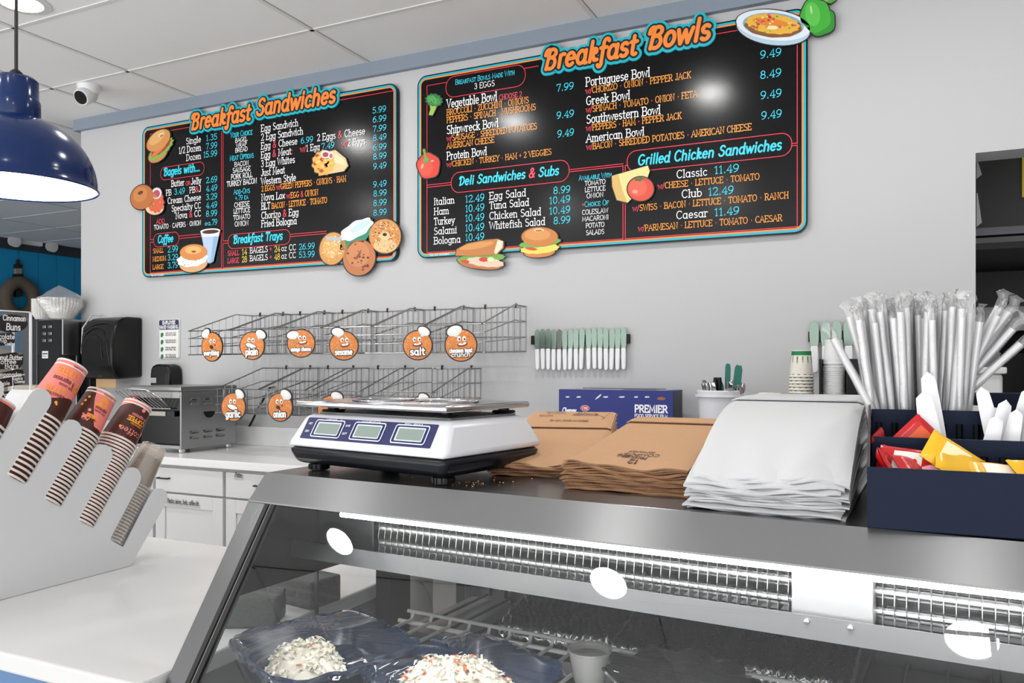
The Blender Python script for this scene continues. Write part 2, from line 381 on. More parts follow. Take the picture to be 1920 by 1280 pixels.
for k in range(-12, 22):
    y = 2.963 + .606 * k
    if YW - .2 < y < YW + .2: continue
    g.box((-14, y - .009, CEIL - .004), (3.5, y + .009, CEIL)); g.box((-14, y + .009, CEIL - .001), (3.5, y + .011, CEIL), 1)
struct('trim_2', g, [GRIDM, mat('grid_gap', (70, 70, 70), 0.8)])
w = MB()
XL, XR, DOORZ = -4.655, 0.274, 2.144
w.box((XL, YW, 0), (XR, YW + .15, CEIL)); w.box((XR, YW, DOORZ), (3.5, YW + .15, CEIL))
w.box((1.6, YW, 0), (3.5, YW + .15, DOORZ))
struct('wall_back', w, WALLM)
struct('trim_1', MB().box((XL - .035, YW - .03, 2.838), (3.5, YW, CEIL)).box((XL - .035, YW, 2.838), (XL, YW + .18, CEIL)), TRIMB)
# far dining room: turquoise boarded wall with dark crown
XB = -9.78
struct('wall_left_front', MB().box((XB - .1, -2.7, 0), (XB, 2.6, CEIL)), mat('grey_paint', (120, 122, 124), 0.7))
b = MB().box((XB - .1, 2.6, 0), (XB, 16, CEIL))
for k in range(0, 60):
    y = 2.62 + .25 * k
    if y > 15.7: break
    b.box((XB, y, 0), (XB + .008, y + .24, CEIL))
struct('wall_left', b, mat('turquoise_boards', (20, 150, 205), 0.5, var=0.05, bscale=1.5))
struct('trim_3', MB().box((XB, -2.7, CEIL - .13), (XB + .03, 16, CEIL)), mat('dark_crown', (52, 58, 66), 0.5))
struct('wall_far', MB().box((XB, 15.8, 0), (3.5, 16, CEIL)), mat('grey_paint', (120, 122, 124), 0.7))
struct('wall_right', MB().box((3.4, -2.7, 0), (3.5, 16, CEIL)), WALLM)
# kitchen behind the opening
kw = MB().box((.3, 5.5, 0), (3.4, 5.6, CEIL))
for x in (.96, 2.18): kw.box((x - .012, 5.494, 0), (x + .012, 5.5, CEIL))
struct('wall_kitchen', kw, mat('kitchen_panel', (205, 206, 206), 0.35))
struct('wall_partition', MB().box((-.3, YW + .15, 0), (-.2, 5.6, CEIL)), WALLM)
hood = thing('exhaust_hood', 'black kitchen exhaust hood seen through the opening beside the menu wall', 'exhaust hood', (1.4, 4.3, 1.93))
MB().box((.12, 4.3, 1.99), (3.0, 4.34, 2.62)).build('front_panel', mat('hood_black', (38, 38, 38), 0.55), hood, world=True)
MB().box((.12, 4.28, 1.955), (3.0, 4.36, 1.99)).build('lip', DSTEEL, hood, world=True)
MB().box((.12, 4.36, 1.9), (3.0, 5.46, 1.93)).box((.12, 5.42, 1.70), (3.0, 5.49, 1.93)).box((.12, 4.36, 1.93), (.14, 5.46, 2.6)).build('canopy', mat('hood_dark', (10, 10, 10), 0.5), hood, world=True)
yl = MB(); yl.box((.526, 4.296, 2.12), (.706, 4.3, 2.38)); 
for k in range(7): yl.box((.541, 4.2945, 2.15 + k * .03), (.691, 4.296, 2.156 + k * .03), 1)
yl.box((.541, 4.2945, 2.345), (.691, 4.296, 2.37), 1)
yl.build('warning_label', [mat('label_yellow', (206, 178, 40), 0.5), mat('label_ink', (30, 28, 10), 0.6)], hood, world=True)
for i, (px, py, pz) in enumerate([(1834, 300, 335), (1835, 362, 425)]):
    a = atY(1831, py, 3.62); c_ = atY(1841, pz - 8, 3.62); d_ = atY(1831, pz, 3.62)
    s_ = MB().prism([a, atY(1833, py, 3.62), c_, d_], (0, .004, 0))
    tag(s_.build('paper_sheet', mat('grey_sheet', (150, 150, 150), 0.6)), ['upper grey paper sheet curling out beside the kitchen opening', 'lower grey paper sheet curling out beside the kitchen opening'][i], 'paper', 'sheets at the kitchen opening')
# ---------------------------------------------------------------- lamps in the ceiling
LENS = mat('lamp_lens', (255, 254, 252), 0.4, emit=125)
def downlight(x, y, label, first=[None]):
    if first[0] is None:
        t = thing('ceiling_downlight', label, 'ceiling light', (x, y, CEIL), group='recessed ceiling lights')
        MB().lathe([(.082, 0), (.084, -.006), (.115, -.004), (.118, 0)], 40).build('trim_ring', mat('lamp_trim', (214, 214, 214), 0.4), t, smooth=40)
        MB().lathe([(.0, -.001), (.082, -.001)], 40).build('lens', LENS, t)
        first[0] = t
    else:
        t = copy_tree(first[0]); t.location = (x, y, CEIL); t['label'] = label
    return t
downlight(-3.373, 2.208, 'round recessed ceiling light above the blue pendant lamp')
OFF = 'round recessed ceiling light over the counters, outside the picture'
for x, y in [(-2.18, 2.2), (-.94, 2.2), (.3, 2.2), (-2.88, -.45), (-1.39, -.58), (-.05, -.70), (-4.6, .3), (-6.6, 4.5), (-6.6, 8.5), (1.3, 4.0)]:
    downlight(x, y, OFF)
for i, (x, y) in enumerate([(-6.95, 4.62), (-6.15, 5.0)]):
    t = thing('air_vent', ['dark ceiling air vent at the left edge above the turquoise wall', 'dark ceiling air vent beside the left end of the menu wall'][i], 'air vent', (x, y, CEIL), group='ceiling vents')
    v = MB().box((-.3, -.15, -.012), (.3, .15, 0)); v.build('frame', mat('vent_grey', (120, 120, 120), 0.5), t)
    v = MB()
    for k in range(9): v.box((-.27, -.13 + k * .03, -.02), (.27, -.118 + k * .03, -.012))
    v.build('louvre', mat('vent_dark', (34, 34, 34), 0.6), t)

# ---------------------------------------------------------------- security camera
t = thing('security_camera', 'small white dome security camera on the ceiling near the wall corner', 'camera', (-4.03, 3.02, CEIL), math.radians(12))
MB().lathe([(.0, 0), (.062, 0), (.06, -.02), (.05, -.05), (.0, -.05)], 32).build('base', WHITEP, t, smooth=40)
M = Matrix.Translation((0, -.02, -.062)) @ Matrix.Rotation(math.radians(122), 4, 'X')
MB().lathe([(0, -.05), (.03, -.05), (.046, -.035), (.048, .03), (.042, .046), (.0, .046)], 32, M).build('housing', WHITEP, t, smooth=50)
ln = MB().lathe([(0, .047), (.036, .047), (.036, .05), (0, .05)], 32, M).lathe([(0, .052), (.012, .052), (.012, .05)], 20, M)
ln.build('lens', BLACKG, t, smooth=40)

# ---------------------------------------------------------------- pendant lamp
t = thing('pendant_lamp', 'glossy blue dome pendant lamp hanging over the white counter', 'pendant lamp', (-1.939, 1.2565, 1.79))
NAVY = mat('navy_enamel', (3, 34, 84), 0.16, coat=0.1, spec=.35)
prof = [(.18, 0), (.183, .003), (.178, .01)]
for k in range(1, 15):
    a = k / 14 * math.radians(76); prof.append((.176 * math.cos(a) + .002, .012 + .158 * math.sin(a) * 1.05))
MB().lathe(prof, 64).build('shade', NAVY, t, smooth=50)
MB().lathe([(.176, .003)] + [(.172 * math.cos(math.radians(a)) + .001, .010 + .150 * math.sin(math.radians(a)) * 1.05) for a in range(4, 80, 6)], 64).build('reflector', mat('lamp_inside', (255, 252, 246), 0.5, emit=2.5), t, smooth=50)
MB().lathe([(.0, .168), (.052, .168), (.053, .172), (.053, .21), (.05, .218), (.049, .22), (.0485, .262), (.043, .268), (0, .272)], 48).build('cap', NAVY, t, smooth=35)
MB().lathe([(.014, .27), (.014, .282), (.008, .288), (0.0, .288)], 20).build('cord_grip', BLACK, t, smooth=40)
MB().tube([(0, 0, .286), (.001, 0, .6), (0, 0, CEIL - 1.79)], .0042, 8).build('cord', mat('cord_black', (28, 22, 20), 0.5), t, smooth=60)
MB().lathe([(0, .05), (.02, .055), (.03, .075), (.03, .09), (.018, .12), (.014, .15), (0, .15)], 24).build('bulb', mat('bulb_glow', (255, 246, 230), 0.4, emit=30), t, smooth=60)

# ================================================================ MENU BOARDS
YB = 3.408
COLS = dict(w='f2f2f2', c='36d3ea', r='f0485a', o='f9a03c', y='f5cf3c')
INK = [flat(COLS[k], 0.3) for k in 'wcroy']
IDX = dict(w=0, c=1, r=2, o=3, y=4)
PANEL = mat('menu_black', (6, 5, 8), 0.165, bump=0.04, bscale=140, spec=0.3)
def zf(ox, oy, k): return lambda x, y: (ox + x / k, oy + y / k)
Z1 = zf(240, 130, 3.2); ZA = zf(760, 0, 4.5714); ZB = zf(760, 250, 4.5714); ZC_ = zf(1060, 0, 3.5556); ZD = zf(1060, 240, 4)
def bp(px, py, off=0.0): p = atY(px, py, YB); p.y -= off; return p
def rrect(x0, z0, x1, z1, r, n=8):
    out = []
    for cx, cz, a0 in ((x1 - r, z1 - r, 0), (x0 + r, z1 - r, 90), (x0 + r, z0 + r, 180), (x1 - r, z0 + r, 270)):
        for k in range(n + 1):
            a = math.radians(a0 + 90 * k / n); out.append((cx + r * math.cos(a), cz + r * math.sin(a)))
    return out
class Board:
    def __init__(s, x0, z0, x1, z1, label):
        s.t = thing('menu_board', label, 'menu board', ((x0 + x1) / 2, YW, z0), group='menu boards on the back wall')
        s.k = (x0, z0, x1, z1)
        MB().prism([(x, YB, z) for x, z in rrect(x0, z0, x1, z1, .05)], (0, YW - .004 - YB, 0)).build('panel', PANEL, s.t, world=True)
        s.b = MB(); s.l = MB(); s.base = [bp(0, 0)]
        for i0, i1, mi in ((.006, .0155, 0), (.0155, .0225, 1)):
            A = rrect(x0 + i0, z0 + i0, x1 - i0, z1 - i0, .05 - i0); B = rrect(x0 + i1, z0 + i1, x1 - i1, z1 - i1, .05 - i1); n = len(A)
            s.b.add([(x, YB - .001, z) for x, z in A + B], [(i, (i + 1) % n, n + (i + 1) % n, n + i) for i in range(n)], mi)
        s.mp = lambda x, y, off: Vector((x, YB - off, y))
    def line(s, pts, w=.0032):
        ribbon(s.b, [(bp(*p).x, bp(*p).z) for p in pts], w, s.mp, .001, 2)
    def h(s, a, b):       # level line from photo point a to the column of b
        z = bp(*a).z; ribbon(s.b, [(bp(*a).x, z), (bp(*b).x, z)], .0032, s.mp, .001, 2)
    def v(s, a, b):
        x = bp(*a).x; ribbon(s.b, [(x, bp(*a).z), (x, bp(*b).z)], .0032, s.mp, .001, 2)
    def pill(s, a, b, c, hz):
        x0, x1, zc = bp(*a).x, bp(*b).x, bp(*c).z; q = rrect(x0, zc - hz / 2, x1, zc + hz / 2, hz * .46)
        s.b.add([(x, YB - .0012, z) for x, z in q], [list(range(len(q)))], 3)
        ribbon(s.b, q + q[:1], .0032, s.mp, .0016, 2)
    def t_(s, tf, x0, y0, x1, h, txt, col='w', **k):
        p0 = tf(x0, y0); p1 = tf(x1, y0); O = bp(*p0); D = (O - EYE).dot(FWD)
        hh = (tf(0, h)[1] - tf(0, 0)[1]) * D / FPX
        if k.get('script'): k.setdefault('serif', False); k.setdefault('shear', .18); k.setdefault('wt', .17); k.setdefault('soft', True); k.setdefault('thick', .0003)
        write(None, '~' + col + txt, plane_map(O, (1, 0, 0), (0, 0, 1), (0, -1, 0)), hh, bp(*p1).x - O.x, off=.0022, colours={q: (s.l, IDX[q]) for q in IDX}, **k)
    def title(s, words):
        tl = MB()
        for tf, x0, y0, x1, h, txt in words:
            O = bp(*tf(x0, y0)); D = (O - EYE).dot(FWD); hh = (tf(0, h)[1] - tf(0, 0)[1]) * D / FPX; W = bp(*tf(x1, y0)).x - O.x
            mp = plane_map(O, (1, 0, 0), (0, 0, 1), (0, -1, 0))
            for wt, off, mi, th in ((.62, .010, 0, .0095), (.37, .0118, 1, .0008), (.19, .0134, 2, .0006)):
                write(tl, txt, mp, hh, W, wt=wt, off=off, mi=mi, thick=th, serif=False, script=True, shear=.22, soft=True)
        tl.build('title', [flat('12b4c4', .35), flat('0c0a0c', .35), flat('f58a36', .35)], s.t, world=True, recalc=False)
    def done(s):
        s.b.build('border', [flat('18b2c6', .3), flat('f58a34', .3), flat('ee3348', .3), PANEL], s.t, world=True, recalc=False)
        s.l.build('lettering', INK, s.t, world=True, recalc=False)
    def pic(s, name, tf, shapes, lift=.007, edge=2.0):
        m = MB(); cols = []
        def ci(c):
            if c not in cols: cols.append(c)
            return cols.index(c)
        ci('0b090b')
        def poly(sh):
            k = sh[0]
            if k == 'p': return list(sh[1])
            cx, cy, rx, ry, rot = sh[1:6]; amp, nw = (sh[6], sh[7]) if k == 'w' else (0, 0)
            n = 40 if nw else 26; out = []; ca, sa = math.cos(math.radians(rot)), math.sin(math.radians(rot))
            for q in range(n):
                a = 2 * PI * q / n; d = 1 + (amp / max(rx, ry)) * math.sin(a * nw + cx) if nw else 1
                x, y = rx * math.cos(a) * d, ry * math.sin(a) * d; out.append((cx + x * ca - y * sa, cy + x * sa + y * ca))
            return out
        for i, sh in enumerate(shapes):
            col = sh[-1]; out = sh[-2] == 1 if len(sh) > 3 else False
            if sh[0] == 's':      # specks
                _, cx, cy, rx, ry, n, sz, c = sh; rr = random.Random(int(cx * 7 + cy))
                for q in range(n):
                    a = rr.random() * 2 * PI; d = math.sqrt(rr.random()) * .92; x, y = cx + rx * d * math.cos(a), cy + ry * d * math.sin(a); z = sz * (.6 + rr.random())
                    m.add([bp(*tf(x + z * u, y + z * v), lift + .0005 * i) for u, v in ((-1, 0), (0, .8), (1, 0), (0, -.8))], [(0, 1, 2, 3)], ci(c))
                continue
            P = [tf(*q) for q in poly(sh)]
            if sh[0] == 'p' and sh[2] or sh[0] != 'p' and sh[-2] == 'o':
                cx = sum(p[0] for p in P) / len(P); cy = sum(p[1] for p in P) / len(P); big = []
                for x, y in P:
                    d = math.hypot(x - cx, y - cy) or 1; big.append((x + (x - cx) / d * edge, y + (y - cy) / d * edge))
                m.prism([bp(x, y, lift - .0004 + .00002 * i) for x, y in big], (0, lift - .002, 0), 0)
            m.add([bp(x, y, lift + .0005 * i) for x, y in P], [list(range(len(P)))], ci(col))
        m.build(name, [flat(c, .4) for c in cols], s.t, world=True, recalc=False)

b1 = Board(-4.074, 1.882, -2.257, 2.781, 'black menu board headed Breakfast Sandwiches, the left one of two')
T = lambda *a, **k: b1.t_(Z1, *a, **k)
for x0, y0, x1, h, s_ in [(350, 450, 440, 36, 'Single'), (307, 507, 440, 38, '1/2 Dozen'), (352, 549, 440, 36, 'Dozen'), (262, 705, 340, 37, 'Butter'), (380, 692, 440, 37, 'Jelly'), (230, 758, 262, 34, 'PB'), (371, 742, 440, 34, 'PB~r&~wJ'),
    (240, 807, 440, 36, 'Cream Cheese'), (263, 853, 440, 36, 'Specialty CC'), (288, 897, 440, 36, 'Nova ~r& ~wCC'), (800, 375, 1023, 40, 'Egg Sandwich'), (800, 428, 1052, 40, '2 Egg Sandwich'), (800, 481, 1018, 40, 'Egg ~r& ~wCheese'),
    (1136, 431, 1424, 40, '2 Eggs ~r& ~wCheese'), (800, 535, 990, 40, 'Egg ~r& ~wMeat~r:'), (1035, 498, 1152, 38, '~rw/~w1 Egg'), (1283, 466, 1426, 38, '~rw/~w2 Eggs'), (800, 587, 1003, 40, '3 Egg Whites'), (800, 641, 943, 40, 'Just Meat'), (800, 693, 1010, 40, 'Western Style'),
    (802, 790, 943, 40, 'Nova Lox'), (802, 842, 855, 40, 'BLT'), (802, 897, 1025, 40, 'Chorizo ~r& ~wEgg'), (802, 947, 1014, 40, 'Fried Bologna'), (733, 1103, 865, 32, 'BAGELS ~r+'), (733, 1150, 865, 32, 'BAGELS ~r+'), (922, 1090, 1010, 34, 'oz CC'), (922, 1136, 1010, 34, 'oz CC')]: T(x0, y0, x1, h, s_)
for x0, y0, x1, s_ in [(470, 430, 537, '1.35'), (470, 480, 537, '7.99'), (455, 530, 537, '15.99'), (470, 683, 537, '2.69'), (280, 752, 343, '3.49'), (470, 733, 537, '4.49'), (470, 784, 537, '3.29'), (470, 834, 537, '4.49'), (470, 884, 537, '8.99'),
    (240, 1098, 302, '2.99'), (240, 1146, 302, '3.29'), (240, 1193, 302, '3.79'), (1038, 446, 1112, '6.99'), (1163, 480, 1240, '7.49'), (1027, 1082, 1122, '26.99'), (1027, 1130, 1122, '53.99'), (1468, 265, 1550, '5.99'), (1470, 320, 1552, '6.99'), (1471, 376, 1552, '7.99'),
    (1472, 430, 1553, '8.49'), (1472, 488, 1553, '6.99'), (1473, 542, 1553, '8.99'), (1473, 600, 1553, '9.49'), (1473, 708, 1553, '9.49'), (1474, 763, 1554, '8.99'), (1474, 820, 1554, '8.99'), (1474, 878, 1554, '8.99')]: T(x0, y0, x1, 34, s_, 'c')
T(498, 934, 537, 32, '.79', 'c'); T(462, 937, 497, 26, 'ea', 'c')
for x0, y0, x1, h, s_, c_ in [(348, 697, 376, 24, 'OR', 'r'), (172, 928, 222, 27, 'ADD', 'r'), (158, 962, 440, 27, 'TOMATO ~r\u00b7 ~wCAPERS ~r\u00b7 ~wONION', 'w'), (645, 440, 718, 25, 'BAGEL', 'w'), (650, 470, 714, 25, 'WRAP', 'w'), (645, 500, 720, 25, 'BREAD', 'w'),
    (640, 585, 726, 27, 'BACON', 'w'), (630, 622, 737, 28, 'SAUSAGE', 'w'), (620, 662, 748, 30, 'PORK ROLL', 'w'), (595, 705, 775, 31, 'TURKEY BACON', 'w'), (640, 829, 730, 28, 'CHEESE', 'w'), (635, 866, 734, 28, 'LETTUCE', 'w'), (634, 905, 735, 28, 'TOMATO', 'w'), (642, 943, 725, 29, 'ONION', 'w')]:
    T(x0, y0, x1, h, s_, c_, serif=False, wt=.12)
for x0, y0, x1, h, s_ in [(615, 412, 748, 33, 'Your Choice'), (612, 550, 756, 33, 'Meat Options'), (635, 752, 733, 31, 'Add-Ons'), (645, 787, 724, 28, '+.79 ea')]: T(x0, y0, x1, h, s_, 'c', serif=False, sc=True, wt=.1)
for x0, y0, x1, h, s_, c_ in [(152, 1103, 215, 26, 'SMALL', 'o'), (150, 1152, 230, 26, 'MEDIUM', 'o'), (150, 1200, 215, 26, 'LARGE', 'o'), (803, 733, 1310, 32, '2 EGGS ~rw/~oGREEN PEPPERS ~r\u00b7 ~oONIONS ~r\u00b7 ~oHAM', 'o'), (952, 775, 1143, 33, '~rw/~oEGG ~r& ~oONION', 'o'),
    (864, 836, 1196, 33, 'BACON ~r\u00b7 ~oLETTUCE ~r\u00b7 ~oTOMATO', 'o'), (600, 1118, 668, 28, 'SMALL', 'r'), (600, 1163, 668, 28, 'LARGE', 'r'), (685, 1112, 716, 34, '14', 'y'), (880, 1095, 914, 34, '24', 'y'), (685, 1157, 716, 34, '28', 'y'), (880, 1142, 914, 34, '48', 'y')]: T(x0, y0, x1, h, s_, c_)
b1.pill(Z1(197, 610), Z1(458, 610), Z1(330, 610), .075); b1.pill(Z1(155, 1020), Z1(307, 1020), Z1(230, 1021), .078); b1.pill(Z1(602, 1015), Z1(974, 1015), Z1(790, 1019), .08)
T(215, 640, 432, 46, 'Bagels with...', 'c', script=True); T(180, 1042, 272, 44, 'Coffee', 'c', script=True); T(632, 1045, 928, 48, 'Breakfast Trays', 'c', script=True)
for a, b in [((135, 388), (378, 388)), ((135, 1022), (155, 1022)), ((135, 1037), (155, 1037)), ((307, 1000), (445, 1000)), ((307, 1015), (445, 1015)), ((135, 1220), (562, 1220)), ((572, 1190), (1600, 1190)), ((572, 1030), (603, 1030)), ((572, 1044), (603, 1044)), ((974, 990), (1190, 990)), ((974, 1003), (1190, 1003)), ((1270, 185), (1600, 185))]: b1.h(Z1(*a), Z1(*b))
for a, b in [((135, 388), (135, 1022)), ((135, 1037), (135, 1220)), ((562, 372), (562, 1190)), ((572, 372), (572, 1030)), ((572, 1044), (572, 1190)), ((1600, 128), (1600, 1108))]: b1.v(Z1(*a), Z1(*b))
b1.title([(Z1, 385, 366, 742, 92, 'Breakfast'), (Z1, 778, 282, 1250, 96, 'Sandwiches')])
b1.pic('bagel_sandwich_picture', Z1, [('e', 185, 510, 66, 40, -40, 'o', 'c98a4a'), ('w', 205, 480, 92, 34, -42, 7, 13, 'o', '7fb648'), ('w', 205, 470, 76, 26, -42, 5, 11, 'o', 'a83a26'), ('w', 190, 490, 60, 12, -42, 4, 9, 'o', 'e0764a'), ('e', 190, 428, 84, 50, -42, 'o', 'd3924e'), ('e', 182, 412, 60, 28, -42, 'x', 'e3ae6c'), ('e', 206, 396, 20, 10, -30, 'x', 'f3d49c'), ('e', 210, 400, 12, 5, -30, 'x', 'b4763a')])
b1.pic('smoked_salmon_bagel_picture', Z1, [('e', 165, 828, 55, 45, 0, 'o', 'f0c8a0'), ('w', 168, 790, 52, 72, -12, 6, 12, 'o', 'd9603f'), ('e', 178, 745, 30, 34, 20, 'o', 'f0dfe6'), ('e', 178, 748, 20, 24, 20, 'x', 'b7505a'), ('s', 165, 800, 44, 50, 26, 5, 'f3a070'), ('s', 165, 800, 44, 50, 14, 4, '5f8a38'), ('e', 92, 768, 66, 76, 28, 'o', 'bd6f38'), ('e', 82, 752, 40, 48, 28, 'x', 'cc8348'), ('e', 84, 742, 17, 10, -25, 'x', '6b3518')])
b1.pic('coffee_cup_picture', Z1, [('p', [(443, 978), (557, 970), (518, 1152), (500, 1163), (478, 1160)], 1, 'b4cbe4'), ('p', [(520, 1000), (550, 990), (516, 1150), (500, 1160)], 0, '8fb0d4'), ('p', [(441, 972), (559, 966), (550, 1002), (450, 1008)], 1, 'dfe6ee'), ('e', 500, 970, 59, 14, -4, 'x', 'f2f4f6'), ('e', 502, 975, 50, 12, -4, 'x', '4a1f12')])
b1.pic('cream_cheese_bagel_picture', Z1, [('e', 398, 1165, 84, 52, -8, 'o', 'dba878'), ('w', 392, 1140, 92, 44, -8, 5, 9, 'o', 'efefed'), ('s', 392, 1150, 80, 34, 16, 3, '8f9a92'), ('e', 400, 1098, 82, 48, -3, 'o', 'd98a45'), ('e', 398, 1085, 50, 24, 0, 'x', 'eab36c'), ('e', 402, 1094, 14, 6, 0, 'x', '8a4a20')])
b1.pic('burrito_picture', Z1, [('p', [(1150, 505), (1250, 486), (1310, 535), (1325, 580), (1300, 612), (1150, 640)], 1, 'e8c48c'), ('p', [(1240, 500), (1300, 540), (1312, 580), (1240, 560)], 0, 'f2d9ac'), ('w', 1178, 562, 66, 74, 12, 5, 11, 'o', 'e8b048'), ('s', 1170, 560, 54, 66, 16, 12, 'b8402c'), ('s', 1180, 570, 50, 60, 12, 10, 'f4cf68'), ('e', 1192, 512, 28, 24, 0, 'x', 'f4e4e6'), ('e', 1192, 514, 18, 15, 0, 'x', 'a8384a'), ('e', 1226, 520, 16, 22, 10, 'x', 'f4e4e6'), ('e', 1226, 522, 9, 14, 10, 'x', 'c0603a')])
b1.pic('sesame_bagel_picture', Z1, [('e', 1232, 1076, 78, 98, 12, 'o', 'd4974c'), ('e', 1226, 1066, 52, 70, 12, 'x', 'e0aa62'), ('s', 1230, 1076, 70, 88, 70, 4, 'f6e6bc')])
b1.pic('cream_cheese_bowl_picture', Z1, [('p', [(1240, 1045), (1300, 1000), (1470, 900), (1455, 990), (1400, 1062), (1325, 1090), (1265, 1078)], 1, '1c8a64'), ('w', 1375, 962, 110, 46, -30, 8, 7, 'o', 'dfeef0'), ('e', 1395, 945, 60, 20, -30, 'x', 'c4dde6'), ('p', [(1192, 1003), (1290, 1010), (1286, 1032), (1198, 1026)], 1, 'b4b8be')])
b1.pic('everything_bagel_picture', Z1, [('e', 1547, 1002, 95, 103, 0, 'o', 'd58d45'), ('e', 1547, 1060, 70, 38, 0, 'x', 'e4bb80'), ('s', 1547, 1002, 88, 96, 150, 4, 'f4dfb4'), ('s', 1547, 1002, 88, 96, 90, 3.5, '5a2f14'), ('e', 1547, 1002, 30, 28, 0, 'x', 'e8c48c'), ('e', 1547, 992, 13, 10, 0, 'x', '120a06')])
b1.pic('raisin_bagel_picture', Z1, [('e', 1392, 1130, 96, 108, 14, 'o', 'be7444'), ('e', 1386, 1110, 68, 76, 14, 'x', 'cb8454'), ('s', 1392, 1130, 82, 92, 18, 7, '6a3018'), ('p', [(1362, 1140), (1405, 1080), (1400, 1112), (1380, 1140)], 0, '8c4c28')])
T(140, 1242, 216, 13, 'Tax not included', 'w', serif=False); 
b1.done()

b2 = Board(-2.138, 1.886, -.3112, 2.7885, 'black menu board headed Breakfast Bowls, the right one of two')
TA = lambda *a, **k: b2.t_(ZA, *a, **k); TB = lambda *a, **k: b2.t_(ZB, *a, **k); TC = lambda *a, **k: b2.t_(ZC_, *a, **k); TD = lambda *a, **k: b2.t_(ZD, *a, **k)
b2.pill(ZA(350, 735), ZA(1030, 640), ZA(690, 697), .1)
TA(430, 728, 938, 44, 'Breakfast Bowls Made With', 'c', serif=False, sc=True, wt=.1); TA(593, 765, 768, 48, '3 EGGS', serif=False)
TA(357, 928, 788, 72, 'Vegetable Bowl'); TA(805, 858, 1000, 42, 'CHOOSE 2', 'r'); TA(357, 990, 1060, 50, 'BROCCOLI ~r\u00b7 ~oZUCCHINI ~r\u00b7 ~oONIONS', 'o'); TA(357, 1055, 1120, 50, 'PEPPERS ~r\u00b7 ~oSPINACH ~r\u00b7 ~oMUSHROOMS', 'o')
TA(357, 1150, 800, 70, 'Shipwreck Bowl'); TA(357, 1212, 1130, 48, '~rw/~oSAUSAGE ~r\u00b7 ~oSHREDDED POTATOES', 'o'); TB(357, 132, 765, 48, 'AMERICAN CHEESE', 'o')
TB(357, 228, 700, 66, 'Protein Bowl'); TB(357, 290, 1255, 46, '~rw/~oCHICKEN ~r\u00b7 ~oTURKEY ~r\u00b7 ~oHAM ~r+ ~o2 VEGGIES', 'o')
for x0, y0, x1, s_ in [(1298, 785, 1445, '7.99'), (1298, 1020, 1447, '9.49'), (1305, 1178, 1447, '9.49')]: TA(x0, y0, x1, 58, s_, 'c')
b2.pill(ZB(395, 430), ZB(1405, 310), ZB(900, 371), .098)
TB(460, 447, 1315, 74, 'Deli Sandwiches ~r& ~cSubs', 'c', script=True)
for y, n, p, yp in [(615, 'Italian', '12.49', 592), (700, 'Ham', '10.49', 675), (785, 'Turkey', '10.49', 757), (868, 'Salami', '10.49', 840), (950, 'Bologna', '10.49', 922)]:
    TB(247, y, 247 + {'Italian': 176, 'Ham': 129, 'Turkey': 178, 'Salami': 196, 'Bologna': 228}[n], 58, n); TB(515, yp, 679, 58, p, 'c')
for y, x1, n, p, xp, yp in [(568, 1036, 'Egg Salad', '8.99', 1270, 520), (650, 1062, 'Tuna Salad', '10.49', 1235, 606), (738, 1165, 'Chicken Salad', '10.49', 1235, 695), (822, 1200, 'Whitefish Salad', '8.99', 1272, 778)]:
    TB(722, y, x1, 61, n); TB(xp, yp, 1416, 58, p, 'c')
TB(1488, 405, 1770, 44, 'Available With', 'c', serif=False, sc=True, wt=.1); TB(1515, 632, 1745, 44, '~r+~cChoice Of', 'c', serif=False, sc=True, wt=.1)
for x0, y0, x1, s_ in [(1540, 450, 1717, 'TOMATO'), (1540, 505, 1716, 'LETTUCE'), (1555, 557, 1700, 'ONION'), (1517, 698, 1740, 'COLESLAW'), (1517, 755, 1743, 'MACARONI'), (1548, 812, 1708, 'POTATO'), (1550, 872, 1706, 'SALADS')]: TB(x0, y0, x1, 40, s_, serif=False)
for x0, y0, x1, h, s_ in [(137, 577, 565, 58, 'Portuguese Bowl'), (140, 702, 432, 56, 'Greek Bowl'), (142, 825, 635, 56, 'Southwestern Bowl'), (140, 950, 527, 53, 'American Bowl')]: TC(x0, y0, x1, h, s_)
for x0, y0, x1, s_ in [(137, 627, 838, 'CHORIZO ~r\u00b7 ~oONION ~r\u00b7 ~oPEPPER JACK'), (140, 752, 880, 'SPINACH ~r\u00b7 ~oTOMATO ~r\u00b7 ~oONION ~r\u00b7 ~oFETA'), (140, 875, 775, 'PEPPERS ~r\u00b7 ~oHAM ~r\u00b7 ~oPEPPER JACK'), (142, 1000, 1242, 'BACON ~r\u00b7 ~oSHREDDED POTATOES ~r\u00b7 ~oAMERICAN CHEESE')]: TC(x0, y0, x1, 40, '~rw/~o' + s_, 'o')
for x0, y0, x1, s_ in [(1300, 392, 1440, '9.49'), (1300, 527, 1440, '8.49'), (1302, 662, 1442, '9.49'), (1307, 797, 1443, '9.49')]: TC(x0, y0, x1, 50, s_, 'c')
b2.pill(ZC_(413, 1080), ZC_(1510, 955), ZC_(960, 1019), .092)
TC(483, 1102, 1440, 66, 'Grilled Chicken Sandwiches', 'c', script=True)
for x0, y0, x1, s_, xp, yp, xq, p in [(835, 377, 1065, 'Classic', 1118, 345, 1303, '11.49'), (873, 525, 1025, 'Club', 1072, 507, 1263, '12.49'), (833, 683, 1070, 'Caesar', 1118, 660, 1305, '11.49')]: TD(x0, y0, x1, 58, s_); TD(xp, yp, xq, 56, p, 'c')
